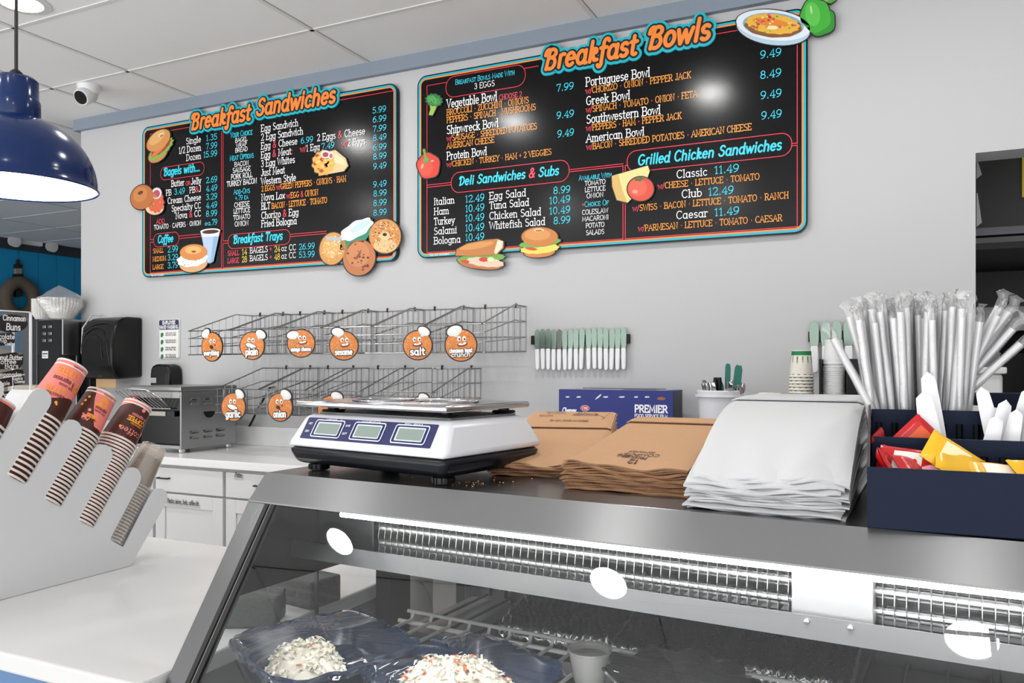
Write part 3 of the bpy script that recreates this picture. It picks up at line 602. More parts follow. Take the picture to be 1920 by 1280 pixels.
for x0, y0, x1, s_ in [(695, 458, 1457, 'CHEESE ~r\u00b7 ~oLETTUCE ~r\u00b7 ~oTOMATO'), (507, 625, 1675, 'SWISS ~r\u00b7 ~oBACON ~r\u00b7 ~oLETTUCE ~r\u00b7 ~oTOMATO ~r\u00b7 ~oRANCH'), (548, 775, 1627, 'PARMESAN ~r\u00b7 ~oLETTUCE ~r\u00b7 ~oTOMATO ~r\u00b7 ~oCAESAR')]: TD(x0, y0, x1, 44, '~rw/~o' + s_, 'o')
for f, a, b in [(ZA, (187, 735), (355, 735)), (ZA, (1020, 587), (1140, 587)), (ZB, (187, 444), (398, 444)), (ZB, (187, 463), (398, 463)), (ZB, (187, 1022), (1865, 1022)), (ZD, (450, 830), (1742, 830)), (ZC_, (1510, 957), (1546, 957)), (ZC_, (1510, 972), (1546, 972)), (ZC_, (1002, 228), (1546, 228)), (ZB, (1405, 312), (1866, 312)), (ZB, (1405, 330), (1866, 330)), (ZD, (450, 282), (470, 282))]: b2.h(f(*a), f(*b))
for f, a, b in [(ZA, (187, 735), (187, 1690)), (ZB, (187, 463), (187, 1022)), (ZC_, (1546, 140), (1546, 957)), (ZC_, (1546, 972), (1546, 1511)), (ZD, (433, 282), (433, 832)), (ZD, (450, 282), (450, 830))]: b2.v(f(*a), f(*b))
b2.title([(ZA, 1190, 607, 1985, 165, 'Breakfast'), (ZC_, 548, 336, 965, 140, 'Bowls')])
b2.pic('broccoli_picture', ZA, [('p', [(215, 895), (245, 885), (282, 900), (262, 945), (240, 992), (206, 986), (222, 940)], 1, '9cc24e'), ('w', 252, 862, 70, 52, 10, 7, 12, 'o', '2a7a38'), ('w', 225, 848, 34, 26, 0, 4, 9, 'x', '48a04c'), ('w', 275, 880, 34, 28, 0, 4, 9, 'x', '3c9444'), ('s', 250, 862, 56, 40, 30, 5, '6cc068')])
b2.pic('red_pepper_picture', ZB, [('w', 205, 280, 96, 108, 0, 5, 5, 'o', 'd93a28'), ('e', 185, 290, 60, 80, 0, 'x', 'e4503a'), ('e', 152, 285, 10, 24, 18, 'x', 'f6a898'), ('e', 240, 240, 14, 8, -20, 'x', 'f4a090'), ('p', [(155, 142), (178, 136), (188, 195), (215, 228), (196, 258), (164, 262), (170, 200)], 1, '6aa042')])
b2.pic('sub_sandwich_picture', ZB, [('w', 650, 1112, 198, 52, 6, 5, 5, 'o', 'b8743c'), ('w', 655, 1072, 205, 42, -4, 8, 15, 'o', '6fa843'), ('w', 690, 1105, 160, 40, 6, 9, 11, 'o', 'f0c6b0'), ('e', 680, 1082, 42, 20, 0, 'x', 'cf3f2c'), ('e', 520, 1098, 36, 14, 8, 'x', 'cf3f2c'), ('e', 740, 1082, 30, 20, 0, 'x', 'dbe8b0'), ('p', [(440, 1050), (448, 995), (540, 945), (700, 915), (800, 905), (852, 930), (850, 985), (790, 1040), (620, 1052)], 1, 'c27a3c'), ('e', 620, 965, 150, 26, -10, 'x', 'd69550'), ('p', [(800, 915), (845, 925), (840, 980), (785, 1040), (770, 1020)], 0, 'f0dcc0')])
b2.pic('egg_bagel_picture', ZB, [('e', 1155, 1022, 132, 42, -4, 'o', 'd08444'), ('w', 1158, 990, 165, 42, -5, 7, 11, 'o', 'f0d662'), ('w', 1160, 940, 178, 36, -7, 8, 17, 'o', '6db04a'), ('e', 1085, 990, 52, 13, 8, 'x', 'd9482e'), ('e', 1158, 888, 156, 82, 0, 'o', 'c97c3a'), ('e', 1140, 870, 110, 50, 0, 'x', 'd99654'), ('e', 1152, 832, 42, 16, 0, 'x', 'f0cb90'), ('e', 1152, 836, 30, 8, 0, 'x', 'b0682c')])
b2.pic('green_pepper_picture', ZC_, [('w', 1705, 150, 98, 90, -30, 5, 5, 'o', '2f8f2c'), ('w', 1670, 110, 100, 112, -8, 5, 5, 'o', '3fae35'), ('e', 1650, 100, 50, 80, -8, 'x', '5cc24c'), ('e', 1640, 70, 8, 30, -8, 'x', 'a8e494'), ('p', [(1735, 20), (1790, -8), (1806, 8), (1770, 30)], 1, '4fa040')])
b2.pic('baked_bowl_picture', ZC_, [('w', 1388, 192, 248, 110, 6, 5, 2, 'o', 'b4cde0'), ('w', 1388, 172, 250, 100, 6, 4, 2, 'o', 'e2ecf4'), ('e', 1388, 172, 204, 82, 4, 'x', '86aac4'), ('w', 1388, 180, 190, 74, 4, 6, 9, 'x', '8a5226'), ('w', 1385, 165, 178, 66, 6, 8, 14, 'x', 'e8b43c'), ('e', 1370, 155, 120, 26, 8, 'x', 'e6862e'), ('e', 1380, 190, 40, 14, 0, 'x', 'f6e4b0'), ('s', 1385, 165, 150, 55, 12, 9, 'd0342c'), ('s', 1385, 165, 170, 66, 8, 8, 'd8547c'), ('s', 1385, 170, 170, 66, 8, 7, '4f9a3c'), ('s', 1385, 160, 140, 50, 14, 8, 'f4d878')])
b2.pic('cheese_wedge_picture', ZD, [('p', [(352, 362), (622, 284), (636, 325), (600, 430), (470, 562), (390, 542), (356, 440)], 1, 'ead890'), ('p', [(352, 362), (402, 352), (432, 470), (470, 562), (390, 542), (356, 440)], 0, 'd4b266')])
b2.pic('tomato_picture', ZD, [('e', 570, 460, 98, 90, 0, 'o', 'd84a34'), ('e', 550, 450, 70, 64, 0, 'x', 'e86048'), ('e', 530, 480, 20, 14, 0, 'x', 'f49c84'), ('w', 560, 388, 34, 14, -8, 9, 5, 'x', '3c7034')], lift=.011)
TB(208, 1052, 378, 22, 'Tax not included', 'w', serif=False)
b2.done()
# ================================================================ BACK COUNTER AND WHAT STANDS ON IT
MARBLE = mat('white_marble', (236, 236, 236), 0.2, var=0.09, bscale=2.5, stretch=(1, 3, 3))
t = thing('counter_top', 'long white marble counter top along the menu wall', 'counter top', (-3.6, 3.1, .874))
MB().box((-5.7, 2.793, .876), (-1.75, 3.43, .914)).build('top', MARBLE, t, world=True, bevel=.004)
struct('trim_4', MB().box((XL, 3.412, .9145), (-1.75, 3.4335, 1.018)), MARBLE, bevel=.002)
def shaker(mb, x0, z0, x1, z1, y, rim=.062, solid=False):
    mb.box((x0, y, z0), (x1, y + .012, z1))
    if not solid:
        mb.box((x0, y - .008, z0), (x0 + rim, y, z1)); mb.box((x1 - rim, y - .008, z0), (x1, y, z1)); mb.box((x0 + rim, y - .008, z0), (x1 - rim, y, z0 + rim)); mb.box((x0 + rim, y - .008, z1 - rim), (x1 - rim, y, z1))
    else: mb.box((x0, y - .008, z0), (x1, y, z1))
KNOB = mat('dark_knob', (70, 70, 72), 0.25, 1.0); TAPE = mat('label_tape', (188, 188, 188), 0.5); INKB = flat('1a1a1c', .6)
for k in range(1, 8):
    x0 = -1.901 - .457 * k; x1 = x0 + .454
    nm = ['just left of the steel prep table', 'beneath the scale', 'with the taped Plates drawer', 'with the long label tape on its door', 'below the toaster left half', 'below the paper towel dispenser', 'below the coffee brewer', 'at the far left of the back counter'][k]
    if x0 < -5.65: continue
    t = thing('base_cabinet', 'white shaker base cabinet ' + nm, 'cabinet', (x0 + .227, 3.1, 0), group='base cabinets under the back counter')
    MB().box((x0, 2.83, .1), (x1, 3.42, .874)).box((x0 + .0, 2.88, 0), (x1, 3.42, .1)).build('carcass', mat('carcass_white', (196, 196, 196), 0.45), t, world=True)  # carcass in a slightly darker white than the doors
    d = MB(); shaker(d, x0 + .008, .745, x1 - .008, .86, 2.815, solid=True); dr = d.build('drawer', CABW, t, world=True, bevel=.002)
    hx = x0 + .227 if k != 3 else x0 + .07
    MB().tube([(hx - .035, 2.807, .81), (hx - .035, 2.79, .81), (hx + .035, 2.79, .81), (hx + .035, 2.807, .81)], .004, 8).build('handle', KNOB, dr, world=True, smooth=50)
    d = MB(); shaker(d, x0 + .008, .11, x1 - .008, .735, 2.815); do = d.build('door', CABW, t, world=True, bevel=.002)
    kx = x0 + .035 if k % 2 else x1 - .035
    MB().lathe([(.006, 0), (.006, .012), (.014, .016), (.015, .022), (.011, .027), (0, .028)], 20, Matrix.Translation((kx, 2.807, .675)) @ Matrix.Rotation(PI / 2, 4, 'X')).build('knob', KNOB, do, world=True, smooth=50)
    if k == 2:
        m = MB(); a, b_ = atY(439, 889, 2.806), atY(456, 900, 2.806); m.box((a.x, 2.8055, b_.z), (b_.x, 2.807, a.z))
        l = m.build('label_tape', TAPE, dr, world=True); m = MB(); write(m, 'Plates', plane_map((a.x + .006, 2.8055, b_.z + .012), (1, 0, 0), (0, 0, 1), (0, -1, 0)), .022, b_.x - a.x - .012, wt=.1, off=.0004, serif=False, shear=.1); m.build('writing', INKB, l, world=True, recalc=False)
    if k == 3:
        m = MB(); a, b_ = atY(312, 940, 2.806), atY(375, 953, 2.806); m.box((a.x, 2.8055, b_.z), (b_.x, 2.807, a.z))
        l = m.build('label_tape', TAPE, do, world=True); m = MB(); write(m, 'Plastics: knives, forks, coffee kits', plane_map((a.x + .006, 2.8055, b_.z + .012), (1, 0, 0), (0, 0, 1), (0, -1, 0)), .022, b_.x - a.x - .012, wt=.1, off=.0004, serif=False, shear=.15); m.build('writing', INKB, l, world=True, recalc=False)

# ---------------------------------------------------------------- conveyor toaster
t = thing('conveyor_toaster', 'stainless conveyor toaster with black opening on the white back counter', 'toaster', (-3.405, 3.11, .914))
TS = mat('toaster_steel', (150, 150, 150), 0.3, 1.0, bump=.12, bscale=24, stretch=(12, 12, 1))
x0, x1, y0, y1, z0, z1 = -3.586, -3.2235, 2.928, 3.30, .934, 1.225
m = MB(); m.box((x1 - .012, y0, z0), (x1, y1, z1)); m.box((x0, y0, z0), (x0 + .012, y1, z1)); m.box((x0 + .012, y1 - .02, z0), (x1 - .012, y1, z1)); m.box((x0 + .012, y0, z0), (x1 - .012, y1 - .02, z0 + .02)); m.box((x0 + .012, y0 + .0, z1 - .035), (x1 - .012, y1 - .02, z1))
m.build('body', TS, t, world=True, bevel=.003)
m = MB(); m.box((x0 - .003, y0 - .006, z1), (x1 + .003, y1 + .004, z1 + .026)); m.build('lid', TS, t, world=True, bevel=.006)
m = MB(); m.box((x0 + .013, y0 + .03, z0 + .021), (x1 - .02, y0 + .05, z1 - .036)); m.box((x0 + .013, y0 + .002, 1.098), (x1 - .05, y0 + .03, 1.125)); m.build('opening', BLACKG, t, world=True)
m = MB(); m.box((x0 + .02, y0 - .001, 1.1), (x1 - .11, y0 + .002, 1.122)); m.build('strip', mat('warm_steel', (170, 165, 155), .35, 1.0), t, world=True)
m = MB(); m.box((x0 - .002, y0 - .012, 1.13), (x0 + .055, y0, 1.2)); m.box((x0 + .008, y0 - .014, 1.175), (x0 + .02, y0 - .012, 1.19), 1); m.box((x0 + .03, y0 - .014, 1.175), (x0 + .042, y0 - .012, 1.19), 1); m.box((x0 + .008, y0 - .014, 1.145), (x0 + .044, y0 - .012, 1.16), 1)
m.build('warning_label', [flat('b01c22'), flat('e8d8d0')], t, world=True)
m = MB()
for zz in (1.185, 1.16):
    for yy in (2.985, 3.075):
        m.prism([(x1, yy, zz - .006), (x1, yy + .055, zz - .006), (x1 + .009, yy + .052, zz + .004), (x1 + .009, yy + .003, zz + .004)], (0, 0, .004))
for yy in (2.985, 3.075, 3.16):
    for zz in (1.015, .985):
        m.prism([(x1, yy, zz - .006), (x1, yy + .055, zz - .006), (x1 + .009, yy + .052, zz + .004), (x1 + .009, yy + .003, zz + .004)], (0, 0, .004))
m.build('louvre', TS, t, world=True)
m = MB(); m.prism([(x1 + .0005, 3.11 + .037 * math.cos(a), 1.118 + .034 * math.sin(a)) for a in [PI + PI * k / 14 for k in range(15)]], (.0012, 0, 0)); m.build('hand_hole', BLACKG, t, world=True)
m = MB()
for k in range(10):
    xx = x0 + .03 + k * .027; zt = 1.245 if 1 < k < 8 else 1.235
    m.tube([(xx - .05, y0 - .075, zt - .01 - .0 * k), (xx - .035, y0 - .05, 1.2), (xx, y0 + .02, 1.135)], .0022, 6)
m.tube([(x0 - .02, y0 - .075, 1.225), (x0 + .05, y0 - .078, 1.24), (x0 + .2, y0 - .075, 1.236), (x0 + .25, y0 - .05, 1.205), (x0 + .28, y0 + .01, 1.137), (x0 + .01, y0 + .01, 1.137)], .003, 6)
m.build('loading_rack', CHROME, t, world=True, smooth=60)
for xx in (x0 + .03, x1 - .03):
    for yy in (y0 + .03, y1 - .03): MB().lathe([(.012, .914), (.016, .918), (.016, .934)], 16, Matrix.Translation((xx, yy, 0)), caps=True).build('foot', CHROME, t, world=True, smooth=40)
tag(MB().tube([atZ(447, 818, .93), atZ(455, 815, .93), atY(470, 795, 3.36), atY(487, 760, 3.4), atY(500, 738, 3.4), atY(505, 727, 3.41), atY(516, 725, 3.42)], .006, 8).build('power_cord', BLACK, smooth=60), 'black power cord running from the toaster up to the wall behind the lower baskets', 'cord')

# ---------------------------------------------------------------- dispensers and sign on the wall
t = thing('paper_towel_dispenser', 'large black paper towel dispenser on the wall by the corner', 'towel dispenser', (-4.235, 3.434, 1.275))
prof = [(3.432, 1.285), (3.432, 1.645), (3.335, 1.645), (3.295, 1.636), (3.262, 1.612), (3.238, 1.575), (3.225, 1.53), (3.218, 1.46), (3.222, 1.36), (3.24, 1.30), (3.26, 1.275)]
MB().prism([(-4.37, y, z) for y, z in prof], (.27, 0, 0)).build('cover', mat('dispenser_black', (9, 9, 10), 0.27, spec=0.35), t, world=True, bevel=.012, smooth=50)
m = MB()
m.tube(curve([(-4.362, 3.222, 1.47), (-4.34, 3.226, 1.535), (-4.28, 3.236, 1.575), (-4.21, 3.236, 1.57), (-4.165, 3.226, 1.53), (-4.14, 3.219, 1.46), (-4.12, 3.222, 1.36)]), .0045, 8); m.tube(curve([(-4.35, 3.218, 1.45), (-4.325, 3.222, 1.505), (-4.27, 3.228, 1.54), (-4.215, 3.224, 1.52), (-4.19, 3.218, 1.46), (-4.18, 3.219, 1.40)]), .004, 8); m.tube(curve([(-4.36, 3.232, 1.56), (-4.30, 3.25, 1.596), (-4.2, 3.256, 1.604), (-4.14, 3.25, 1.59), (-4.108, 3.234, 1.55), (-4.104, 3.221, 1.46)]), .0045, 8)
m.build('moulded_rib', mat('dispenser_black', 0), t, world=True, smooth=60)
m = MB(); m.box((-4.255, 3.236, 1.318), (-4.215, 3.238, 1.345)); m.box((-4.248, 3.234, 1.325), (-4.222, 3.236, 1.340), 1); m.box((-4.25, 3.245, 1.293), (-4.22, 3.247, 1.312)); m.box((-4.165, 3.236, 1.32), (-4.148, 3.238, 1.34)); m.build('badge', [flat('b8b8bc', .3), BLACKG], t, world=True)
MB().box((-4.30, 3.27, 1.225), (-4.13, 3.273, 1.285)).build('paper_towel', mat('kraft_towel', (196, 160, 120), .8), t, world=True)
t = thing('soap_dispenser', 'small black soap dispenser with rounded top on the wall above the toaster', 'soap dispenser', (-3.845, 3.434, 1.2))
prof = [(-.08, 0), (-.08, .1), (-.075, .135), (-.06, .155), (-.034, .164), (.034, .164), (.06, .155), (.075, .135), (.08, .1), (.08, 0)]
MB().prism([(x, -.10, z) for x, z in prof], (0, .0995, 0)).build('case', mat('dispenser_black', 0), t, bevel=.014, smooth=50)
m = MB(); m.box((-.07, -.1025, .055), (-.025, -.1, .085)); m.box((.05, -.1025, .04), (.066, -.1, .11), 1); m.build('badge', [flat('a8a8ac', .3), flat('2c2c2e', .15)], t)
t = thing('hand_washing_sign', 'white and navy Employee Hand Washing sign on the wall', 'sign', (-3.872, 3.434, 1.40))
sx0, sx1, sz0, sz1 = -3.958, -3.787, 1.398, 1.63
MB().prism([(x, 3.426, z) for x, z in rrect(sx0, sz0, sx1, sz1, .012)], (0, .007, 0)).build('plate', flat('ecebe6'), t, world=True)
m = MB(); q = rrect(sx0 + .006, sz1 - .062, sx1 - .006, sz1 - .006, .008); m.add([(x, 3.4255, z) for x, z in q], [list(range(len(q)))])
mp = lambda x, y, off: Vector((x, 3.4255 - off, y))
q = rrect(sx0 + .004, sz0 + .004, sx1 - .004, sz1 - .004, .01); ribbon(m, q + q[:1], .002, mp, 0, 1)
for x, z, wd, s_ in [(-3.925, sz1 - .03, .105, 'EMPLOYEE'), (-3.948, sz1 - .056, .15, 'HAND WASHING')]: write(m, s_, plane_map((x, 3.4255, z), (1, 0, 0), (0, 0, 1), (0, -1, 0)), .019, wd, wt=.2, off=.0006, mi=2, serif=False)
for k in range(4):
    z = sz1 - .09 - k * .043
    m.lathe([(0, 0), (.012, 0)], 12, Matrix.Translation((-3.928, 3.4254, z)) @ Matrix.Rotation(PI / 2, 4, 'X'), 3); m.box((-3.94, 3.4253, z - .015), (-3.924, 3.4256, z - .004), 3)
    for j, s_ in enumerate([('USE SOAP AND', 'RUNNING WATER'), ('RUB YOUR HANDS', 'WITH SOAP FOR 20 S'), ('WASH ALL SURFACES', 'RINSE THEM WELL'), ('DRY YOUR HANDS', 'WITH A PAPER TOWEL')][k]): write(m, s_, plane_map((-3.9, 3.4255, z + .004 - j * .012), (1, 0, 0), (0, 0, 1), (0, -1, 0)), .008, .085, wt=.16, off=.0005, mi=1, serif=False)
m.build('print', [flat('1c2450'), flat('2a2a30'), flat('f4f4f4'), flat('1f7a4c')], t, world=True, recalc=False)

# ---------------------------------------------------------------- coffee brewer, filters, carton at the far end
t = thing('coffee_brewer', 'steel coffee brewer with a black switch panel at the left wall end', 'coffee machine', (-4.69, 3.34, .914))
MB().box((-4.80, 3.25, 1.42), (-4.57, 3.42, 1.64)).box((-4.80, 3.34, .94), (-4.57, 3.42, 1.42)).box((-4.80, 3.22, .914), (-4.57, 3.42, .96)).build('housing', STEEL_V, t, world=True, bevel=.004)
MB().box((-4.79, 3.246, 1.16), (-4.585, 3.25, 1.635)).build('front_panel', mat('panel_black', (30, 31, 33), .4, spec=.25), t, world=True)
MB().box((-4.56, 3.36, 1.1), (-4.47, 3.43, 1.63)).build('side_box', BLACK, t, world=True, bevel=.01)
m = MB()
for i in range(2):
    for j in range(3): m.box((-4.745 + i * .055, 3.238, 1.585 - j * .042), (-4.715 + i * .055, 3.246, 1.602 - j * .042))
m.build('switch', CHROME, t, world=True, bevel=.002)
m = MB(); m.box((-4.755, 3.244, 1.40), (-4.70, 3.2455, 1.445)); m.box((-4.75, 3.2436, 1.425), (-4.705, 3.244, 1.432), 1); m.box((-4.75, 3.2436, 1.412), (-4.715, 3.244, 1.415), 1); m.build('sticker', [flat('e4e4e4'), INKB], t, world=True)
tag(MB().tube([atY(165, 700, 3.38), atY(153, 660, 3.3), atY(155, 615, 3.3), atY(172, 590, 3.36), atY(192, 592, 3.41)], .005, 8).build('water_hose', mat('hose_grey', (188, 188, 188), .4), smooth=60), 'pale water hose looping over the black towel dispenser', 'hose')
def fluted(rb, rt, h, n=36, layers=8, nest=0.0):
    m = MB(); vs = []; fs = []
    for i in range(layers + 1):
        u = i / layers
        for k in range(n * 2):
            a = PI * k / n; r = (rb + (rt - rb) * u) * (1 + (.06 * u if k % 2 else -.02 * u)); vs.append((r * math.cos(a), r * math.sin(a), h * u))
    N = n * 2
    for i in range(layers):
        for k in range(N): fs.append((i * N + k, i * N + (k + 1) % N, (i + 1) * N + (k + 1) % N, (i + 1) * N + k))
    fs.append(tuple(range(N))[::-1]); m.add(vs, fs); return m
FILT = mat('filter_paper', (228, 226, 222), .8)
o = fluted(.062, .112, .085).build('coffee_filter', FILT, smooth=0); o.location = (-4.68, 3.32, 1.645)
tag(o, 'lowest white fluted coffee filter of the bagged stack on the brewer', 'coffee filter', 'bagged coffee filters on the brewer')
for k in range(1, 7):
    c_ = copy_tree(o); c_.location.z += .007 * k; c_['label'] = 'white fluted coffee filter nested in the clear bag on the brewer'
m = MB()
def bagf(a, b):
    an = 2 * PI * a; r = .075 + .06 * math.sin(PI * min(1, b * 1.05) * .62) if b < .62 else .128 * (1 - (b - .62) / .38) ** .8
    r *= 1 + .05 * math.sin(an * 5 + b * 9) + .16 * noise.noise((3 * math.cos(an), 3 * math.sin(an), b * 7))
    return (r * math.cos(an) - .09 * max(0, b - .7), r * math.sin(an), .21 * b + .02 * max(0, b - .7) * math.cos(an))
FILM = clear('cling_film', base=.12, rough=.12, body=.16, bump=.9, bscale=55)
m.grid(60, 26, bagf); o = m.build('plastic_bag', FILM, smooth=180); o.location = (-4.68, 3.32, 1.642); tag(o, 'crumpled clear plastic bag around the coffee filters on the brewer', 'bag')
o = None
for k in range(8):
    if o is None:
        o = fluted(.04, .062, .045, 24, 4).build('paper_filter', FILT); o.location = (-4.86, 3.32, 1.645); tag(o, 'small white paper filter in the stack left of the clear bag', 'coffee filter', 'small filter stack')
    else: c_ = copy_tree(o); c_.location.z += .012 * k
tag(MB().box((-4.97, 3.25, .914), (-4.81, 3.42, 1.645)).build('cream_dispenser', mat('machine_dark', (44, 45, 48), .35), bevel=.01), 'dark tall machine beside the coffee brewer under the small filter stack', 'coffee machine')
tag(MB().box((-4.52, 2.88, .9145), (-4.28, 3.02, 1.245)).build('carton', mat('carton_beige', (190, 178, 160), .7), bevel=.004), 'beige carton standing on the back counter behind the clear sign stand', 'carton')
# lighthouse decor on the turquoise wall
t = thing('lighthouse_wall_art', 'dark lighthouse cut-out with a rope ring on the turquoise wall', 'wall art', (XB, 7.4, 1.2))
def lw(px, py): return atX(px, py, XB + .05)
def blk(mb, px0, px1, py0, py1, mi=0, px2=None, px3=None):
    px2 = px0 if px2 is None else px2; px3 = px1 if px3 is None else px3
    mb.prism([lw(px0, py0), lw(px1, py0), lw(px3, py1), lw(px2, py1)], (-.04, 0, 0), mi)
m = MB(); blk(m, 34, 37, 486, 492); blk(m, 35, 36, 492, 497, 0, 28, 43); blk(m, 29, 42, 497, 503); blk(m, 30, 41, 503, 513, 1); blk(m, 27, 44, 513, 521); blk(m, 24, 48, 521, 526); blk(m, 29, 43, 526, 556, 0, 30, 42)
m.build('tower', [flat('23201f'), flat('9a9288')], t, world=True)
m = MB()
for px in (25, 30, 40, 47): m.tube([lw(px, 524), lw(px + (-3 if px < 35 else 3), 545)], .012, 6)
m.tube([lw(24, 520), lw(48, 522)], .015, 6); m.build('railing', flat('23201f'), t, world=True)
c0 = lw(34, 560); R0 = (lw(60, 560) - c0).length
MB().tube([c0 + Vector((.03, math.cos(a) * R0, math.sin(a) * .20)) for a in [2 * PI * k / 40 for k in range(40)]], .075, 10, closed=True).build('rope_ring', mat('rope', (104, 92, 78), .8, bump=.6, bscale=60), t, world=True, smooth=60)
tag(MB().lathe([(0, 0), (.62, .06), (.7, .25), (.5, .5), (.25, .62), (0, .66)], 24, Matrix.Translation((XB + .06, 6.1, .9)) @ Matrix.Scale(.06, 4, (1, 0, 0))).build('painted_dune', flat('c9a27c', .7), smooth=60), 'painted sandy dune low on the turquoise wall below the lighthouse', 'wall art')
t = thing('emergency_light', 'twin-headed emergency light on the dark crown of the turquoise wall', 'emergency light', tuple(atX(52, 452, XB + .02)))
MB().box((0, -.16, -.05), (.06, .16, .05)).build('housing', WHITEP, t, bevel=.01)
for s_ in (-1, 1): MB().lathe([(0, -.05), (.06, -.03), (.075, .03), (0, .035)], 18, Matrix.Translation((.1, s_ * .24, -.04)) @ Matrix.Rotation(PI / 2, 4, 'Y')).build('lamp_head', WHITEP, t, smooth=50)

# ================================================================ BAGEL BASKETS
def make_basket(w=.272):
    t = thing('wire_basket', 'chrome wire bagel basket on the back wall', 'wire basket', (0, 0, 0), group='wire bagel baskets on the wall')
    r = .0021; D_ = .435; hb, hf = .21, .108; dz = -.012
    zt = lambda y: hb if y > -.12 else hb + (hf - hb) * ((-y - .12) / (D_ - .12))
    zb = lambda y: dz * (-y / D_)
    m = MB(); n = 9
    for k in range(n + 1): x = w * k / n; m.tube([(x, -.002, 0), (x, -.002, hb)], r * .8, 5)
    for z in (0, .07, .14, hb): m.tube([(-.004, -.002, z), (w + .004, -.002, z)], r, 5)
    m.build('back_grid', WIRE, t)
    for x in (0, w):
        m = MB()
        for k in range(10): y = -D_ * k / 9; m.tube([(x, y, zb(y)), (x, y, zt(y))], r * .8, 5)
        m.tube([(x, 0, hb), (x, -.12, hb), (x, -D_ - .01, hf)], r * 1.5, 6)
        m.tube([(x, 0, .14), (x, -.12, .14), (x, -D_, .07)], r, 5); m.tube([(x, 0, .065), (x, -D_ - .006, .03)], r, 5); m.tube([(x, 0, 0), (x, -D_, dz)], r * 1.3, 5)
        m.build('side_grid', WIRE, t)
    m = MB()
    for k in range(8): x = w * k / 7; m.tube([(x, -D_, dz), (x, -D_, hf)], r * .8, 5)
    for z in (dz, .03, .07, hf): m.tube([(-.014, -D_, z), (w + .01, -D_, z)], r * (1.4 if z in (dz, hf) else 1), 5)
    m.build('front_grid', WIRE, t)
    m = MB()
    for k in range(10): x = w * k / 9; m.tube([(x, 0, 0), (x, -D_, dz)], r * .8, 5)
    for k in range(9): y = -D_ * k / 8; m.tube([(0, y, zb(y)), (w, y, zb(y))], r * .8, 5)
    m.build('bottom_grid', WIRE, t)
    for x in (w * .22, w * .82):
        m = MB(); m.lathe([(.0, -.012), (.005, -.012), (.005, 0)], 10, Matrix.Translation((x, -.003, hb + .012)) @ Matrix.Rotation(PI / 2, 4, 'X')); m.box((x - .003, -.006, hb - .006), (x + .003, -.002, hb + .012)); m.build('hook', BLACK, t)
    return t
bk = make_basket(); first = True
TOPW = ['holding the everything sign', 'holding the plain sign', 'holding the asiago cheese sign', 'holding the sesame sign', 'holding the salt sign', 'holding the cinnamon toast crunch sign']
for i, (x, lab) in enumerate(zip([-3.236, -2.955, -2.674, -2.392, -2.112, -1.831], TOPW)):
    o = bk if first else copy_tree(bk); first = False
    o.location = (x, 3.432, 1.423); o['label'] = 'chrome wire basket of the upper row ' + lab
for x, lab in [(-3.05, 'holding the garlic sign'), (-2.768, 'holding the onion sign'), (-2.449, 'third from the left behind the scale'), (-2.07, 'last on the right behind the scale')]:
    o = copy_tree(bk); o.location = (x, 3.432, 1.132); o['label'] = 'chrome wire basket of the lower row ' + lab
BG = mat('bagel_print', (216, 128, 54), .45, var=.28, bscale=45); BD = flat('3a1a0c')
